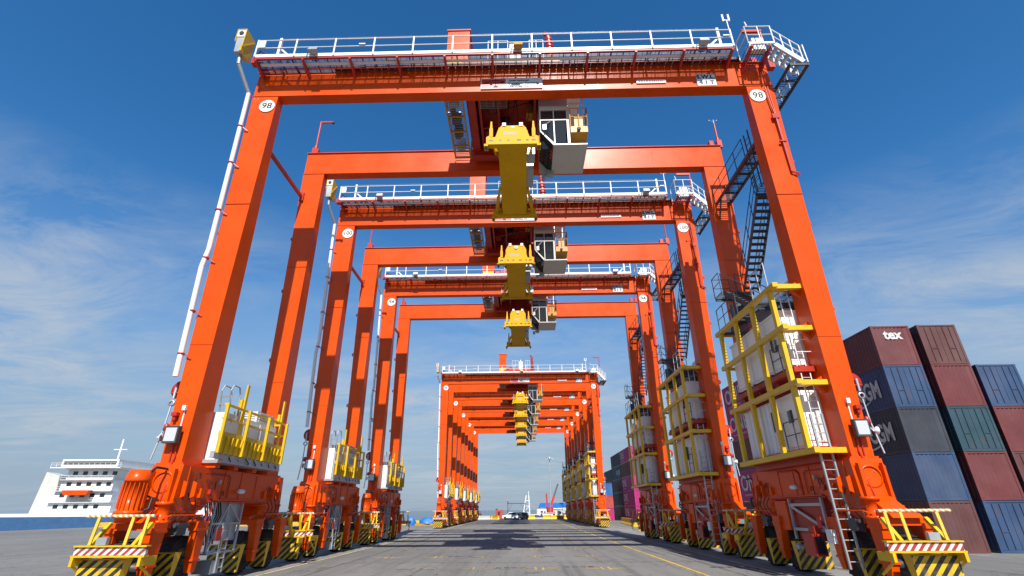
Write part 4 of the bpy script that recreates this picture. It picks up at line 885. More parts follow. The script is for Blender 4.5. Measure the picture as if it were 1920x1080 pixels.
    MB().lathe([(-0.1, 0), (-0.1, 0.1), (0.1, 0.06), (0.1, 0)], (3.15, y0-0.2, 18.7), 'y', 10).build('spot_lamp', 'dark_steel', K)
    MB().b(x0+0.35, x0+0.7, y1-0.3, y1, 17.75, 18.05).b(x0+0.1, x0+0.3, y1-0.25, y1, 17.6, 17.85).bar((x0+0.2, y1-0.1, 17.8), (x0+0.7, y1-0.1, 18.1), 0.05, 0.05).build('camera_bracket', 'galvanised', K)
    MB().b(2.3, 2.75, 1.3, 4.4, 20.45, zb+0.1).b(1.4, 1.7, 1.3, 3.4, 21.21, zb+0.1).b(2.8, 3.5, 1.5, 4.0, 21.7, 22.1).build('cab_hanger', 'white', K)
    return T

def make_spreader():
    S = empty('container_spreader')
    zb = 17.40; xw = 1.20
    mb = MB(); mb.b(-0.66, 0.66, 0.45, 6.0, zb+0.05, zb+0.62)
    mb.hexa([(-0.95, 0.45, zb+0.05), (-0.661, 1.1, zb+0.05), (-0.661, 1.1, zb+0.4), (-0.95, 0.45, zb+0.4), (-0.95, 0.46, zb+0.06), (-0.66, 1.2, zb+0.06), (-0.66, 1.2, zb+0.41), (-0.95, 0.46, zb+0.41)])
    body = mb.build('main_beam', 'spreader_yellow', S)
    for y, sg in ((0.28, -1), (6.18, 1)):
        e = MB()
        out_ = [(-xw, zb), (xw, zb), (xw, zb+0.42), (xw-0.12, zb+0.50), (xw-0.2, zb+0.40), (0.78, zb+0.42), (0.62, zb+0.98), (-0.62, zb+0.98), (-0.78, zb+0.42), (-xw+0.2, zb+0.40), (-xw+0.12, zb+0.50), (-xw, zb+0.42)]
        e.prism(out_, 'y', y-0.14, y+0.14)
        for sx in (-1, 1): e.b(sx*xw-0.09, sx*xw+0.09, y-0.18, y+0.18, zb-0.12, zb-0.001)
        end = e.build('end_beam', 'spreader_yellow', S)
        hl = MB()
        for x, rx in ((-0.97, 0.1), (-0.55, 0.06), (-0.18, 0.06), (0.30, 0.10), (0.68, 0.06), (0.97, 0.1)): hl.b(x-rx, x+rx, y+sg*0.141, y+sg*0.146, zb+0.18, zb+0.27)
        hl.build('slot', 'black', end)
        for sx in (-1, 1):
            fl = MB(); fl.b(sx*0.98-0.08, sx*0.98+0.08, y-0.12, y+0.12, zb+0.46, zb+0.95); fl.hexa([(sx*0.98-0.06, y-0.08, zb+0.95), (sx*0.98+0.06, y-0.08, zb+0.95), (sx*0.98+0.06, y+0.08, zb+0.95), (sx*0.98-0.06, y+0.08, zb+0.95), (sx*0.98-0.035, y-0.03, zb+1.45), (sx*0.98+0.035, y-0.03, zb+1.45), (sx*0.98+0.035, y+0.03, zb+1.45), (sx*0.98-0.035, y+0.03, zb+1.45)])
            fl.build('flipper', 'spreader_yellow', S)
            tw = MB().hexa([(sx*xw-0.03, y-0.05, zb-0.26), (sx*xw+0.03, y-0.05, zb-0.26), (sx*xw+0.03, y+0.05, zb-0.26), (sx*xw-0.03, y+0.05, zb-0.26), (sx*xw-0.05, y-0.08, zb-0.121), (sx*xw+0.05, y-0.08, zb-0.121), (sx*xw+0.05, y+0.08, zb-0.121), (sx*xw-0.05, y+0.08, zb-0.121)])
            tw.build('twist_lock', 'dark_steel', S)
    text('STINIS', 0.22, 'ink_blue', S, (-0.1, 0.139, zb+0.62), ext=0.003, bold=0.004, name='lettering')
    hb = MB()
    out_ = [(-0.72, zb+1.0), (0.72, zb+1.0), (0.72, zb+1.45), (0.60, zb+1.85), (-0.60, zb+1.85), (-0.72, zb+1.45)]
    for y in (0.9, 5.3): hb.prism([(-0.72, zb+0.63), (-0.5, zb+0.63), (-0.5, zb+1.25), (0.5, zb+1.25), (0.5, zb+0.63), (0.72, zb+0.63), (0.72, zb+1.45), (0.55, zb+1.80), (-0.55, zb+1.80), (-0.72, zb+1.45)], 'y', y, y+0.3)
    hb.b(-0.6, 0.6, 1.201, 5.299, zb+1.3, zb+1.7)
    head = hb.build('head_block', 'spreader_yellow', S)
    sv = MB()
    for x in (-0.45, 0.45):
        for y in (1.8, 4.6): sv.lathe([(-0.06, 0.0), (-0.06, 0.3), (0.06, 0.3), (0.06, 0.0)], (x, y, zb+1.85), 'x', 14)
    sv.build('sheave', 'galvanised', head)
    MB().b(-0.5, -0.32, 0.86, 0.9, zb+1.75, zb+1.95).b(0.32, 0.5, 0.86, 0.9, zb+1.75, zb+1.95).lathe([(-0.02, 0.05), (-0.02, 0.13), (0.02, 0.13)], (0, 0.88, zb+1.6), 'y', 12).build('marker_lamp', 'sign_white', head)
    bx = MB(); bx.b(0.67, 1.0, 2.2, 3.6, zb+0.12, zb+0.8); bx.b(0.67, 1.05, 1.2, 1.9, zb+0.3, zb+0.7); bx.build('hydraulic_box', 'galvanised', S)
    MB().bar((0.8, 1.2, zb+0.3), (1.0, 0.4, zb+0.5), 0.08, 0.1).bar((-0.8, 5.2, zb+0.3), (-1.0, 6.0, zb+0.5), 0.08, 0.1).bar((-0.8, 1.2, zb+0.3), (-1.0, 0.4, zb+0.5), 0.08, 0.1).bar((0.8, 5.2, zb+0.3), (1.0, 6.0, zb+0.5), 0.08, 0.1).bar((0.72, 3.7, zb+0.2), (1.0, 5.9, zb+0.25), 0.12, 0.2).bar((-0.72, 3.7, zb+0.2), (-1.0, 5.9, zb+0.25), 0.12, 0.2).build('corner_brace', 'spreader_yellow', S)
    MB().b(1.21, 1.24, 0.1, 0.9, zb-0.05, zb+0.45).build('warning_flag', 'ink_red', S)
    for x in (-0.9, 0.95):
        for y in (2.2, 4.4):
            MB().tube((x*0.5, y*0.75+0.825 - 0.4, zb+1.9), (x, y, HT-0.4), 0.02, 5).build('rope', 'dark_steel', S)
    cb = MB()
    for i in range(6):
        a0, a1 = i/6, (i+1)/6
        cb.tube((0.0+0.25*math.sin(a0*math.pi), 1.4+0.3*math.sin(a0*5), zb+1.7+a0*2.9), (0.25*math.sin(a1*math.pi), 1.4+0.3*math.sin(a1*5), zb+1.7+a1*2.9), 0.03, 6)
    cb.build('power_cable', 'black', S)
    return S

YS = [17.08, 28.75, 41.0] + [75.7 + 12.15*k for k in range(5)]
NUM = ['98', '100', '94', '96', '95', '97', '99', '93']
WHERE = ['orange gantry crane plated 98 beside the CMA CGM containers, heading the line',
         'orange gantry crane plated 100 standing between the cranes plated 98 and 94',
         'orange gantry crane plated 94 standing just before the open gap in the line',
         'orange gantry crane leading the far row beyond the open gap',
         'second orange gantry crane in the far row beyond the gap',
         'third orange gantry crane in the far row beyond the gap',
         'fourth orange gantry crane in the far row beyond the gap',
         'last orange gantry crane of the far row, beside the parked cars']
TW = ['on the line-heading crane plated 98', 'on the crane plated 100 behind 98', 'on the crane plated 94 before the open gap', 'on the leading crane of the far row', 'on the second crane of the far row', 'on the third crane of the far row', 'on the fourth crane of the far row', 'on the last crane of the far row']
crane0 = make_crane(); trol0 = make_trolley(); spr0 = make_spreader()
cranes = [crane0] + [copy_tree(crane0) for _ in YS[1:]]
trols = [trol0] + [copy_tree(trol0) for _ in YS[1:]]
sprs = [spr0] + [copy_tree(spr0) for _ in YS[1:]]
for i, y in enumerate(YS):
    c, t_, s_ = cranes[i], trols[i], sprs[i]
    c.location = (0, y, 0); t_.location = (0.08, y, 0); s_.location = (0.08, y, 0)
    tag(c, WHERE[i], 'gantry crane', 'gantry cranes parked in line')
    tag(t_, 'red hoist trolley with grey operator cab ' + TW[i], 'trolley', 'trolleys on the cranes')
    tag(s_, 'yellow container spreader hanging ' + TW[i].replace('on', 'from', 1), 'spreader', 'spreaders hanging from the cranes')
    for sx in (-1, 1): text(NUM[i], 0.50 if len(NUM[i]) < 3 else 0.42, 'ink', c, (sx*11.60, -0.030, 19.86), ext=0.003, bold=0.006, name='number')

# ------------------------------------------------------------------ containers
def corr_side(mb, L, z0, z1, x, sgn, y0=0.0, period=0.278, depth=0.036):
    n = int((L-0.3)/period); start = y0 + 0.15; pts = [(x, y0 + 0.1)]
    for i in range(n):
        y = start + i*period
        pts += [(x, y+0.0), (x, y+0.072), (x - sgn*depth, y+0.140), (x - sgn*depth, y+0.210)]
    pts.append((x, y0 + L - 0.1))
    vs = [(px, py, z0) for px, py in pts] + [(px, py, z1) for px, py in pts]; k = len(pts)
    mb.add(vs, [(i, i+1, k+i+1, k+i) for i in range(k-1)])
def corr_end(mb, W, z0, z1, y, sgn, period=0.25, depth=0.036):
    n = int((W-0.3)/period); pts = [(0.1, y)]
    for i in range(n):
        x = 0.15 + i*period; pts += [(x, y), (x+0.07, y), (x+0.12, y - sgn*depth), (x+0.19, y - sgn*depth)]
    pts.append((W-0.1, y))
    vs = [(px, py, z0) for px, py in pts] + [(px, py, z1) for px, py in pts]; k = len(pts)
    mb.add(vs, [(i, i+1, k+i+1, k+i) for i in range(k-1)])
_cont = {}
def container_meshes(mat, h, L=12.19, doors=False):
    key = (mat, h, L, doors)
    if key in _cont: return _cont[key]
    W = 2.44
    f = MB()
    for x in (0, W-0.14):
        for y in (0, L-0.14): f.b(x, x+0.14, y, y+0.14, 0.12, h-0.12)
    for x in (0, W-0.07):
        f.b(x, x+0.07, 0.18, L-0.18, h-0.09, h-0.006); f.b(x, x+0.07, 0.18, L-0.18, 0.01, 0.15)
    for y in (0, L-0.08):
        f.b(0.18, W-0.18, y, y+0.08, h-0.10, h-0.006); f.b(0.18, W-0.18, y, y+0.08, 0.01, 0.15)
    f.b(0.071, W-0.071, 0.081, L-0.081, h-0.05, h-0.02); f.b(0.071, W-0.071, 0.081, L-0.081, 0.08, 0.12)
    sd = MB(); corr_side(sd, L, 0.151, h-0.091, 0.02, -1); sd2 = MB(); corr_side(sd2, L, 0.151, h-0.091, W-0.02, 1)
    en = MB()
    if doors: en.b(0.142, W/2-0.01, 0.03, 0.06, 0.16, h-0.11); en.b(W/2+0.01, W-0.142, 0.03, 0.06, 0.16, h-0.11)
    else: corr_end(en, W, 0.151, h-0.101, 0.02, -1)
    ec = MB(); corr_end(ec, W, 0.151, h-0.101, L-0.02, 1)
    cs = MB()
    for x in (-0.004, W-0.174):
        for y in (-0.004, L-0.174):
            for z in (0.0, h-0.118): cs.b(x, x+0.178, y, y+0.178, z, z+0.118)
    r = [('frame', f.mesh('frame', mat)), ('side_panel', sd.mesh('side_panel', mat)), ('side_panel', sd2.mesh('side_panel', mat)), ('door' if doors else 'end_panel', en.mesh('end', mat)), ('end_panel', ec.mesh('end_panel', mat)), ('corner_castings', cs.mesh('corner_castings', mat))]
    if doors:
        rod = MB()
        for x in (0.45, 0.85, W-0.85, W-0.45): rod.tube((x, 0.0, 0.2), (x, 0.0, h-0.15), 0.022, 6)
        for x in (0.65, W-0.65): rod.b(x-0.2, x+0.2, -0.005, 0.02, 1.0, 1.04)
        r.append(('lock_rods', rod.mesh('lock_rods', mat)))
    _cont[key] = r; return r
def swoosh(parent, loc):
    mb = MB(); pts = [(0.0, 0.0), (0.5, 0.06), (1.0, 0.20), (1.5, 0.42), (1.0, 0.30), (0.5, 0.18), (0.0, 0.12)]
    mb.prism([(-y, z) for y, z in pts], 'x', -0.006, 0.0); mb.build('emblem', 'letter_white', parent, loc)
def container(mat, x, y, z, h, label, logo=None, doors=False, L=12.19, group=None):
    o = empty('shipping_container', (x, y, z))
    for nm, me in container_meshes(mat, h, L, doors): place(nm, me, o)
    if logo == 'cma':
        text('CMA CGM', 1.38, 'letter_white', o, (-0.006, 3.25, h*0.49), 'left', ext=0.004, bold=0.04, fit=(4.7, 1.12))
        swoosh(o, (-0.006, 3.35, h*0.14))
    if logo == 'one':
        text('ONE', 1.75, 'letter_white', o, (-0.006, L-2.75, h*0.56), 'left', ext=0.004, bold=0.03, fit=(4.4, 1.5))
        text('OCEAN NETWORK EXPRESS', 0.26, 'letter_white', o, (-0.006, L-2.6, h*0.20), 'left', ext=0.003)
    if logo == 'tex':
        text('tex', 0.85, 'letter_white', o, (1.25, -0.006, h-0.62), 'front', ext=0.004, bold=0.03)
    tag(o, label, 'container', group); return o
XC = 23.0
# near bay: five tiers
h = 2.59
tiers = [('container_brown', None, 'brown container at the bottom of the stack under the dark blue ones'),
         ('container_navy', None, 'plain navy container below the black lettered container'),
         ('container_black', 'cma', 'black container with pale CMA CGM lettering beside the crane leg'),
         ('container_navy', 'cma', 'navy container with pale CMA CGM lettering under the maroon one'),
         ('container_maroon', 'tex', 'maroon container reading tex on its end, on top of the stack')]
for i, (mt_, lg, lb) in enumerate(tiers): container(mt_, XC, 30.1, i*(h+0.012), h, lb, lg, doors=(i == 3))
row2 = ['container_navy', 'container_maroon', 'container_teal', 'container_maroon', 'container_brown']
for i, mt_ in enumerate(row2):
    container(mt_, XC+2.9, 30.0, i*(h+0.012), h, ('navy container on the ground behind the brown bottom container', 'maroon container second from the ground behind the plain navy container', 'dark teal container third from the ground behind the black lettered container', 'maroon container fourth from the ground behind the navy lettered container', 'brown container topping the row behind the maroon tex container')[i], None, doors=(i % 2 == 0))
for i, mt_ in enumerate(('container_navy', 'container_brown', 'container_maroon', 'container_navy')):
    container(mt_, XC+5.8, 30.2, i*(h+0.012), h, 'container with end doors in the %s tier of the row farthest from the cranes' % ('ground', 'second', 'third', 'fourth')[i], None, doors=(i % 2 == 1))
# second bay: magenta stack
h = 2.896
tiers = [('container_brown', None, 'brown container on the ground under the magenta stack beside crane 100'),
         ('container_magenta', 'one', 'magenta container reading ONE below the brown one beside crane 100'),
         ('container_brown', None, 'brown container between magenta ones beside crane 100'),
         ('container_magenta', 'one', 'magenta container reading ONE, second from top beside crane 100'),
         ('container_magenta', 'one', 'magenta container reading ONE, topmost beside crane 100')]
for i, (mt_, lg, lb) in enumerate(tiers): container(mt_, XC, 43.0, i*(h+0.012), h, lb, lg)
# far bays
def bay(y, mats, names, x=XC, hh=2.896):
    for i, ((mt_, lg), lb) in enumerate(zip(mats, names)): container(mt_, x, y, i*(hh+0.012), hh, lb, lg)
bay(107.6, [('container_magenta', 'one'), ('container_magenta', 'one'), ('container_magenta', 'one'), ('container_brown', None), ('container_magenta', 'one')],
    ['magenta container reading ONE at the ground behind the yellow barriers', 'magenta container reading ONE, second tier above the yellow barriers', 'magenta container reading ONE, third tier above the yellow barriers', 'brown container between magenta ones above the yellow barriers', 'topmost magenta container above the yellow barriers, its end sunlit pink'])
bay(120.3, [('container_brown', None), ('container_black', None), ('container_brown', None), ('container_teal', 'cma'), ('container_black', None)],
    ['brown container on the ground next to the far magenta stack', 'black container in the second tier next to the far magenta stack', 'brown container in the third tier next to the far magenta stack', 'dark teal container with small pale lettering next to the far magenta stack', 'black container on top next to the far magenta stack'])
bay(133.0, [('container_brown', None), ('container_teal', None), ('container_brown', None), ('container_black', None)],
    ['brown container on the ground in the bay after the black stack', 'dark teal container in the second tier after the black stack', 'brown container in the third tier after the black stack', 'black container topping the lower bay after the black stack'])
for i, (mt_, lb) in enumerate((('container_magenta', 'faded pink container on the ground beside the last far crane legs'), ('container_red', 'pale red container below the small blue container'), ('container_blue', 'small blue container on two reddish ones beside the far cranes'))):
    container(mt_, 18.4, 121.0, i*2.6, 2.59, lb, None, L=6.06)
bay(107.5, [('container_maroon', None), ('container_brown', None), ('container_magenta', None), ('container_magenta', None), ('container_magenta', None)],
    ['maroon container on the ground in the second row behind the far magenta stack', 'brown container in the second row behind the far magenta stack', 'magenta container third from ground in the second row of the far stack', 'magenta container fourth from ground in the second row of the far stack', 'magenta container topping the second row of the far stack'], x=XC+2.9)

# ------------------------------------------------------------------ yard furniture
bar = MB()
bar.prism([(-0.32, 0.0), (0.32, 0.0), (0.32, 0.12), (0.12, 0.45), (0.10, 0.95), (-0.10, 0.95), (-0.12, 0.45), (-0.32, 0.12)], 'x', -0.9, 0.9)
bar_me = bar.mesh('road_barrier', 'yellow')
barw_me = bar.mesh('road_barrier', 'concrete')
def barrier(x, y, rz, label, white=False, group=None):
    o = place('road_barrier', barw_me if white else bar_me, None, (x, y, 0), (0, 0, rz)); tag(o, label, 'barrier', group)
for k in range(7): barrier(16.3 + k*0.28, 78 + k*3.0, R(90), 'yellow road barrier in the row before the far magenta container stack', group='yellow barriers before the far containers')
for k in range(3): barrier(17.4+k*0.3, 108 + k*4, R(80), 'yellow road barrier in front of the reddish and blue container pile', group='yellow barriers by the small container pile')
bo = MB().lathe([(0.0, 0.0), (0.0, 0.17), (1.95, 0.17), (2.05, 0.1), (2.05, 0.0)], (0, 0, 0), 'z', 16).b(-0.25, 0.25, -0.25, 0.25, 0, 0.03)
tag(bo.build('bollard', 'bollard_bands', None, (13.9, 63.4, 0)), 'tall yellow and black banded bollard beside crane 94', 'bollard')
# end of the lane
for x, wht in ((-11.2, True), (-9.4, True), (-7.4, False), (-7.0, False), (2.4, False), (6.4, False), (8.3, False), (11.8, False)):
    barrier(x, 141.5, 0, 'pale road barrier closing the lane next to the far left crane legs' if wht else 'yellow road barrier closing the end of the lane', wht, 'pale barriers at the lane end' if wht else 'yellow barriers at the lane end')
pw = MB().b(-75, -15.6, 93.2, 93.7, 0, 0.75); tag(pw.build('parapet_wall', 'line_yellow'), 'low yellow quay parapet wall along the sea', 'wall')
pw = MB().b(-15.4, 12, 144.6, 145.0, 0, 0.9); tag(pw.build('parapet_wall', 'concrete'), 'low pale quay wall closing the far end of the lane', 'wall')
hz = MB().b(8.9, 11.3, 142.9, 143.1, 0.0, 0.75); tag(hz.build('striped_barrier', 'hazard'), 'yellow and black striped barrier board at the lane end', 'barrier')
# tarpaulin heaps on the left
for (x, y, sx_, sz, lb) in ((-18.9, 91.0, 0.85, 1.45, 'tall blue tarpaulin bundle by the sea wall'), (-15.9, 90.4, 1.5, 1.0, 'low blue tarpaulin heap on an orange pallet by the sea wall')):
    mb = MB(); n = 14; prof = [(0.0, 1.05), (0.25, 1.0), (0.5, 0.9), (0.72, 0.62), (0.9, 0.42), (0.97, 0.15), (1.0, 0.0)]
    vs = []; fs = []
    for (hh, rr) in prof:
        for i in range(n):
            a = 2*math.pi*i/n; k = rr*(1+0.16*math.sin(3*a+hh*4)+random.uniform(-.13, .13)); vs.append((math.cos(a)*k*sx_, math.sin(a)*k*0.8, hh*sz + (0.28 if sz < 1.2 else 0)))
    for k in range(len(prof)-1):
        for i in range(n): fs.append((k*n+i, k*n+(i+1) % n, (k+1)*n+(i+1) % n, (k+1)*n+i))
    mb.add(vs, fs, True)
    root = empty('tarpaulin_heap', (x, y, 0)); mb.build('tarpaulin', 'tarp_blue', root)
    if sz < 1.2: MB().b(-2.0, 2.0, -0.8, 0.8, 0, 0.3).build('pallet', 'amber', root)
    tag(root, lb, 'tarpaulin')
vs = MB(); vs.b(-1.1, 1.1, -2.2, 2.2, 0.45, 1.0); vs.b(-1.0, 1.0, -1.4, 1.0, 1.0, 1.9); 
cart = empty('service_cart', (-22.2, 86.5, 0)); vs.build('body', 'white', cart)
for x in (-0.95, 0.95):
    for y in (-1.4, 1.4): MB().lathe([(-0.12, 0), (-0.12, 0.42), (0.12, 0.42), (0.12, 0)], (x, y, 0.42), 'x', 14).build('wheel', 'rubber', cart)
tag(cart, 'small white service vehicle half hidden behind crane 94 legs', 'vehicle')
# parked cars
def car(x, y, rz, mat, label, scale=1.0):
    r = empty('parked_car', (x, y, 0), rz); r.scale = (scale,)*3
    b_ = MB()
    b_.prism([(-2.25, 0.35), (2.2, 0.35), (2.3, 0.62), (2.2, 0.98), (1.1, 1.08), (-2.15, 1.10), (-2.3, 0.8)], 'x', -0.92, 0.92)
    b_.hexa([(-0.88, -2.05, 1.10), (0.88, -2.05, 1.10), (0.88, 1.05, 1.085), (-0.88, 1.05, 1.085), (-0.72, -1.75, 1.72), (0.72, -1.75, 1.72), (0.72, 0.25, 1.74), (-0.72, 0.25, 1.74)])
    b_.build('body', mat, r)
    g_ = MB()
    g_.hexa([(-0.72, -2.09, 1.18), (0.72, -2.09, 1.18), (0.72, -2.0, 1.18), (-0.72, -2.0, 1.18), (-0.62, -1.83, 1.62), (0.62, -1.83, 1.62), (0.62, -1.74, 1.62), (-0.62, -1.74, 1.62)])
    for sx in (-1, 1): g_.hexa([(sx*0.80, -1.8, 1.18), (sx*0.90, -1.8, 1.18), (sx*0.90, 0.8, 1.18), (sx*0.80, 0.8, 1.18), (sx*0.70, -1.65, 1.62), (sx*0.78, -1.65, 1.62), (sx*0.78, 0.2, 1.62), (sx*0.70, 0.2, 1.62)])
    g_.hexa([(-0.72, 0.95, 1.15), (0.72, 0.95, 1.15), (0.72, 1.08, 1.12), (-0.72, 1.08, 1.12), (-0.62, 0.25, 1.66), (0.62, 0.25, 1.66), (0.62, 0.36, 1.64), (-0.62, 0.36, 1.64)])
    g_.build('windows', 'glass', r)
    for sx in (-1, 1):
        for y_ in (-1.4, 1.4): MB().lathe([(-0.11, 0.0), (-0.11, 0.24), (-0.11, 0.36), (0.11, 0.36), (0.11, 0.0)], (sx*0.82, y_, 0.36), 'x', 18).build('wheel', 'rubber', r)
        MB().b(sx*0.62-0.14, sx*0.62+0.14, -2.31, -2.22, 0.82, 1.02).build('tail_light', 'ink_red', r)
        MB().b(sx*0.62-0.16, sx*0.62+0.16, 2.18, 2.27, 0.7, 0.85).build('headlight', 'lamp_glass', r)
    MB().b(-0.28, 0.28, -2.285, -2.245, 0.6, 0.75).build('number_plate', 'sign_white', r)
    tag(r, label, 'car', 'cars parked at the lane end')
car(-3.0, 142.6, R(72), 'car_white', 'white car parked at the end of the crane lane')
car(-0.1, 141.0, R(24), 'car_dark', 'dark car parked close beside the white car')
# rust coloured hut with dish, dark gantry frame
r = empty('equipment_skid', (-6.2, 143.2, 0)); MB().b(-1.0, 1.0, -0.8, 0.8, 0.15, 2.3).build('body', 'container_red', r); MB().b(-1.05, 1.05, -0.85, 0.85, 0.0, 0.149).build('base', 'dark_steel', r)
MB().b(-0.3, 0.2, -0.83, -0.801, 0.5, 1.9).build('opening', 'black', r); MB().lathe([(0, 0.0), (0.15, 0.3), (0.3, 0.45)], (-0.7, 0, 2.3), 'z', 12).build('dish', 'white', r)
tag(r, 'rust coloured equipment box with white dish at the lane end', 'equipment')
r = empty('pipe_frame', (-1.6, 147.5, -2.5))
f = MB()
for x in (-2.4, 2.4): f.b(x-0.06, x+0.06, -0.06, 0.06, 0, 6.6)
f.b(-2.6, 2.6, -0.061, 0.061, 6.38, 6.5); f.bar((-2.3, 0, 4.5), (-1.2, 0, 6.3), 0.05, 0.05); f.bar((2.3, 0, 4.5), (1.2, 0, 6.3), 0.05, 0.05); f.tube((-2.4, 0, 6.6), (-2.4, 0, 7.0), 0.1, 6)
f.build('frame', 'dark_steel', r); tag(r, 'dark steel portal frame standing behind the parked cars', 'frame')
# white lattice A-frame
r = empty('loading_tower', (1.6, 170, -3)); f = MB()
for x0, x1 in ((-2.1, -0.3), (0.9, 0.5)): f.bar((x0, 0, 0), (x1, 0, 9.6), 0.28, 0.28)
for z in (2.5, 4.6, 6.4, 8.0): f.bar((-2.1+1.8*z/9.6, 0, z), (0.9-0.4*z/9.6, 0, z), 0.16, 0.16)
f.bar((-1.6, 0, 2.5), (0.7, 0, 4.6), 0.12, 0.12); f.bar((-1.2, 0, 4.6), (0.6, 0, 6.4), 0.12, 0.12); f.bar((0.45, 0, 9.4), (0.45, 0, 10.8), 0.15, 0.15); f.b(-2.5, 1.3, -1, 1, 0, 1.0)
f.build('lattice', 'white', r); tag(r, 'white lattice loading tower standing over the water behind the cars', 'tower')
# boats / sheds behind
r = empty('warehouse', (15.2, 205, 0))
MB().b(-8.2, 11, -4, 8, -3.0, 2.6).build('wall', 'white', r)
MB().prism([(-8.8, 2.6), (11.6, 2.6), (11.6, 2.9), (-8.8, 2.9)], 'y', -4.6, 8.6).build('roof_edge', 'white', r)
rf = MB().hexa([(-8.9, -4.7, 2.901), (11.7, -4.7, 2.901), (11.7, 8.7, 2.901), (-8.9, 8.7, 2.901), (-8.3, 0.5, 4.7), (11.2, 0.5, 4.7), (11.2, 3.5, 4.7), (-8.3, 3.5, 4.7)]); rf.build('roof', 'roof_blue', r)
for i in range(6): MB().b(-7+i*3.0, -5.8+i*3.0, -4.03, -4.0, 0.3, 1.5).build('window', 'glass', r)
tag(r, 'long white shed with blue roof beyond the lane end', 'building')
def boat(x, y, z, s, label):
    r = empty('moored_boat', (x, y, z)); r.scale = (s,)*3
    h_ = MB(); h_.hexa([(-2.6, -0.7, 0), (2.4, -0.7, 0), (2.4, 0.7, 0), (-2.6, 0.7, 0), (-3.0, -1.1, 1.3), (3.4, -0.9, 1.5), (3.4, 0.9, 1.5), (-3.0, 1.1, 1.3)]); h_.build('hull', 'white', r)
    c_ = MB(); c_.hexa([(-1.8, -0.9, 1.4), (1.2, -0.8, 1.45), (1.2, 0.8, 1.45), (-1.8, 0.9, 1.4), (-1.5, -0.8, 2.5), (0.4, -0.7, 2.5), (0.4, 0.7, 2.5), (-1.5, 0.8, 2.5)]); c_.b(-1.9, 0.9, -0.9, 0.9, 2.501, 2.6); c_.build('cabin', 'white', r)
    MB().b(-1.2, 0.3, -0.88, -0.82, 1.8, 2.2).build('window', 'glass', r); MB().tube((0.2, 0, 2.6), (0.2, 0, 4.6), 0.05, 6).build('mast', 'galvanised', r)
    tag(r, label, 'boat', 'boats moored beyond the quay')
boat(4.2, 160, -2.5, 1.35, 'white motor boat moored below the white lattice tower'); boat(8.6, 168, -2.5, 1.5, 'white motor boat moored in front of the blue roofed shed')
for (x, y, w_, h_, mt_, lb) in ((6.3, 176, 3.2, 2.6, 'white', 'white site hut in front of the blue roofed shed'), (16.0, 182, 4.5, 2.9, 'concrete', 'pale grey site hut next to the lattice tower'), (11.6, 172.8, 2.4, 2.2, 'cabin_grey', 'small grey site hut beside the red mobile crane')):
    r = empty('site_hut', (x, y, 0)); MB().b(-w_/2, w_/2, -1.2, 1.2, 0.0, h_).build('wall', mt_, r); MB().b(-w_/2-0.1, w_/2+0.1, -1.3, 1.3, h_, h_+0.12).build('roof', 'galvanised', r)
    MB().b(-0.4, 0.4, -1.23, -1.201, 0.05, 2.0).build('door', 'dark_steel', r); MB().b(w_/2-0.95, w_/2-0.3, -1.23, -1.201, 1.0, 1.8).build('window', 'glass', r)
    tag(r, lb, 'hut')
# red mobile crane
r = empty('mobile_crane', (9.1, 176, 0))
MB().b(-1.2, 1.2, -4, 4, 0.9, 1.7).b(-1.2, 1.2, 1.5, 4, 1.7, 3.0).build('carrier', 'red', r)
MB().b(-0.9, 0.9, -2.0, 1.2, 1.701, 3.1).build('turret', 'red', r)
b_ = MB(); b_.bar((0, 0, 2.6), (1.5, 0.4, 6.4), 0.75, 0.6, up=(0, 1, 0)); b_.build('boom', 'red', r)
b_ = MB(); b_.bar((1.5, 0.4, 6.4), (3.0, 0.8, 10.2), 0.5, 0.45, up=(0, 1, 0)); b_.build('boom_tip', 'dark_steel', r)
MB().bar((-0.9, 0, 3.0), (-1.0, 0, 7.2), 0.5, 0.5).build('mast', 'red', r)
for x in (-1.0, 1.0):
    for y in (-3.0, -1.2, 2.6): MB().lathe([(-0.2, 0), (-0.2, 0.55), (0.2, 0.55), (0.2, 0)], (x, y, 0.55), 'x', 14).build('wheel', 'rubber', r)
tag(r, 'red mobile crane with raised dark tipped boom beside the blue roofed shed', 'mobile crane')
# landfill for the far sheds
fb = MB().b(4.5, 30.0, 172, 320, -4.0, -0.004); tag(fb.build('far_quay', 'concrete'), kind='structure')
# masts
def light_mast(x, y, h_, label):
    r = empty('light_mast', (x, y, 0)); MB().lathe([(0, 0.42), (h_, 0.2)], (0, 0, 0), 'z', 10).build('pole', 'galvanised', r)
    MB().lathe([(h_-0.3, 0.2), (h_-0.3, 1.5), (h_+0.1, 1.6), (h_+0.1, 0.0)], (0, 0, 0), 'z', 12).build('head_ring', 'galvanised', r)
    lp = MB().b(-0.25, 0.25, -0.15, 0.15, -0.35, 0.1).mesh('lamp', 'lamp_glass')
    for i in range(8): a = i*math.pi/4; place('lamp', lp, r, (1.45*math.cos(a), 1.45*math.sin(a), h_-0.35))
    tag(r, label, 'light mast')
light_mast(13.4, 250, 25.4, 'tall grey light mast with ring of lamps beyond the shed')
r = empty('lattice_tower', (16.6, 190, 0)); f = MB()
for x in (-0.4, 0.4):
    for y in (-0.4, 0.4): f.bar((x, y, 0), (x*0.8, y*0.8, 25.0), 0.09, 0.09)
for i in range(24):
    z = i*1.04
    f.bar((-0.4, -0.4, z), (0.4, -0.4, z+1.04), 0.05, 0.05); f.bar((0.4, 0.4, z), (-0.4, 0.4, z+1.04), 0.05, 0.05)
f.b(-0.7, 0.7, -0.7, 0.7, 19.5, 19.7); f.tube((0, 0, 25), (0, 0, 26.5), 0.05, 5)
f.build('lattice', 'galvanised', r); tag(r, 'thin grey lattice tower beside the last far crane', 'tower')
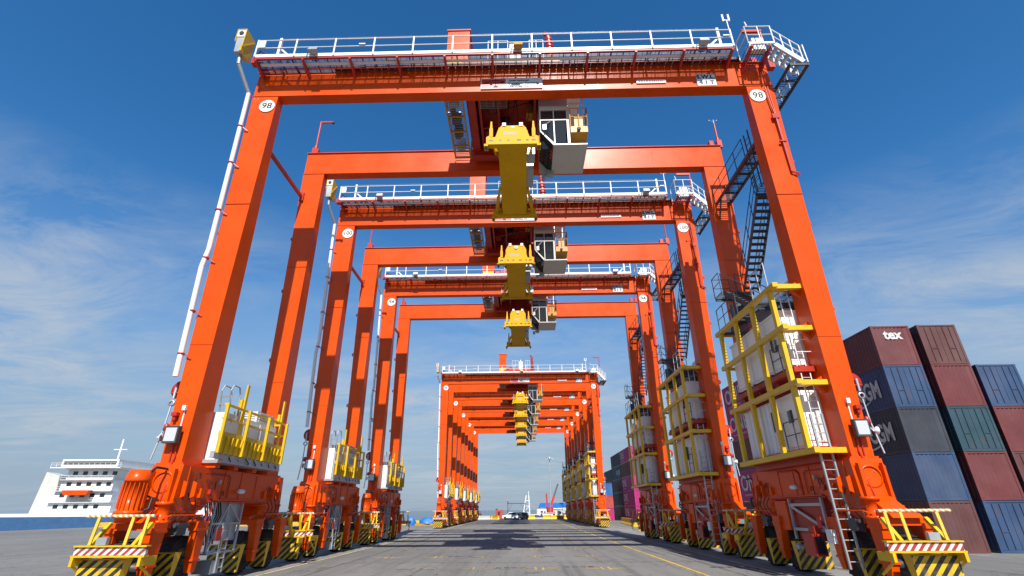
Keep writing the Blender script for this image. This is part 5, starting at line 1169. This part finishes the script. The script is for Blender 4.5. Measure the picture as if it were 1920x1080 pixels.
# ship at the left
r = empty('cargo_ship', (-118, 152, -2.2), R(4))
hl = MB(); hl.prism([(-70, 0.0), (40, 0.0), (46, 3.6), (-72, 3.6)], 'y', -9, 9); hl.build('hull', 'hull_blue', r)
hl = MB(); hl.prism([(-72, 3.6), (46, 3.6), (47, 4.4), (-72, 4.4)], 'y', -9, 9); hl.build('deck_band', 'white', r)
for i in range(4): MB().b(-14+i*0.8, 3-i*0.6, -7, 7, 4.4+i*2.9, 4.38+(i+1)*2.9).build('deckhouse', 'white', r); 
for i in range(4):
    for k in range(5): MB().b(-12.5+i*0.8+k*2.7, -11.2+i*0.8+k*2.7, -7.03, -7.0, 5.6+i*2.9, 6.6+i*2.9).build('window', 'glass', r)
MB().b(-15, 4, -9.5, 9.5, 16.0, 16.25).b(-13, 2.5, -8.5, 8.5, 16.25, 18.4).build('bridge', 'white', r); MB().b(-12.5, 2.0, -8.54, -8.5, 17.0, 17.9).build('bridge_window', 'glass', r)
railing(r, [(-15, -9.4, 16.25), (4, -9.4, 16.25)], None, 1.1, 0.06, 'white', 1.5)
MB().tube((-4, 0, 18.4), (-4, 0, 25), 0.25, 8).bar((-6, 0, 22), (-2, 0, 22), 0.2, 0.2).build('mast', 'white', r)
for i in range(5):
    MB().b(6+i*7.0, 12+i*7.0, -7, 7, 4.401, 5.6).build('hatch_cover', 'concrete', r)
for i in range(4):
    railing(r, [(-14+i*0.8, -7.9, 7.3+i*2.9), (3-i*0.6, -7.9, 7.3+i*2.9)], None, 1.0, 0.05, 'white', 2.0)
    MB().b(-14+i*0.8, 3-i*0.6, -8.0, -7.0, 7.12+i*2.9, 7.26+i*2.9).build('side_deck', 'white', r)
MB().hexa([(-22, -2.5, 4.401), (-16, -2.5, 4.4), (-16, 2.5, 4.4), (-22, 2.5, 4.4), (-21.5, -2, 15.5), (-17.5, -2, 14.5), (-17.5, 2, 14.5), (-21.5, 2, 15.5)]).build('funnel', 'cabin_grey', r)
MB().prism([(-9, 9.0), (-3, 9.0), (-2.4, 10.2), (-9.6, 10.2)], 'y', -9.6, -8.1).build('lifeboat', 'orange', r)
MB().bar((14, 0, 5.6), (14, 0, 15), 0.8, 0.8).bar((14, 0, 14.5), (27, 0, 18), 0.5, 0.6).build('deck_crane', 'white', r)
tag(r, 'white and blue cargo ship moored behind the crane numbered 98', 'ship')
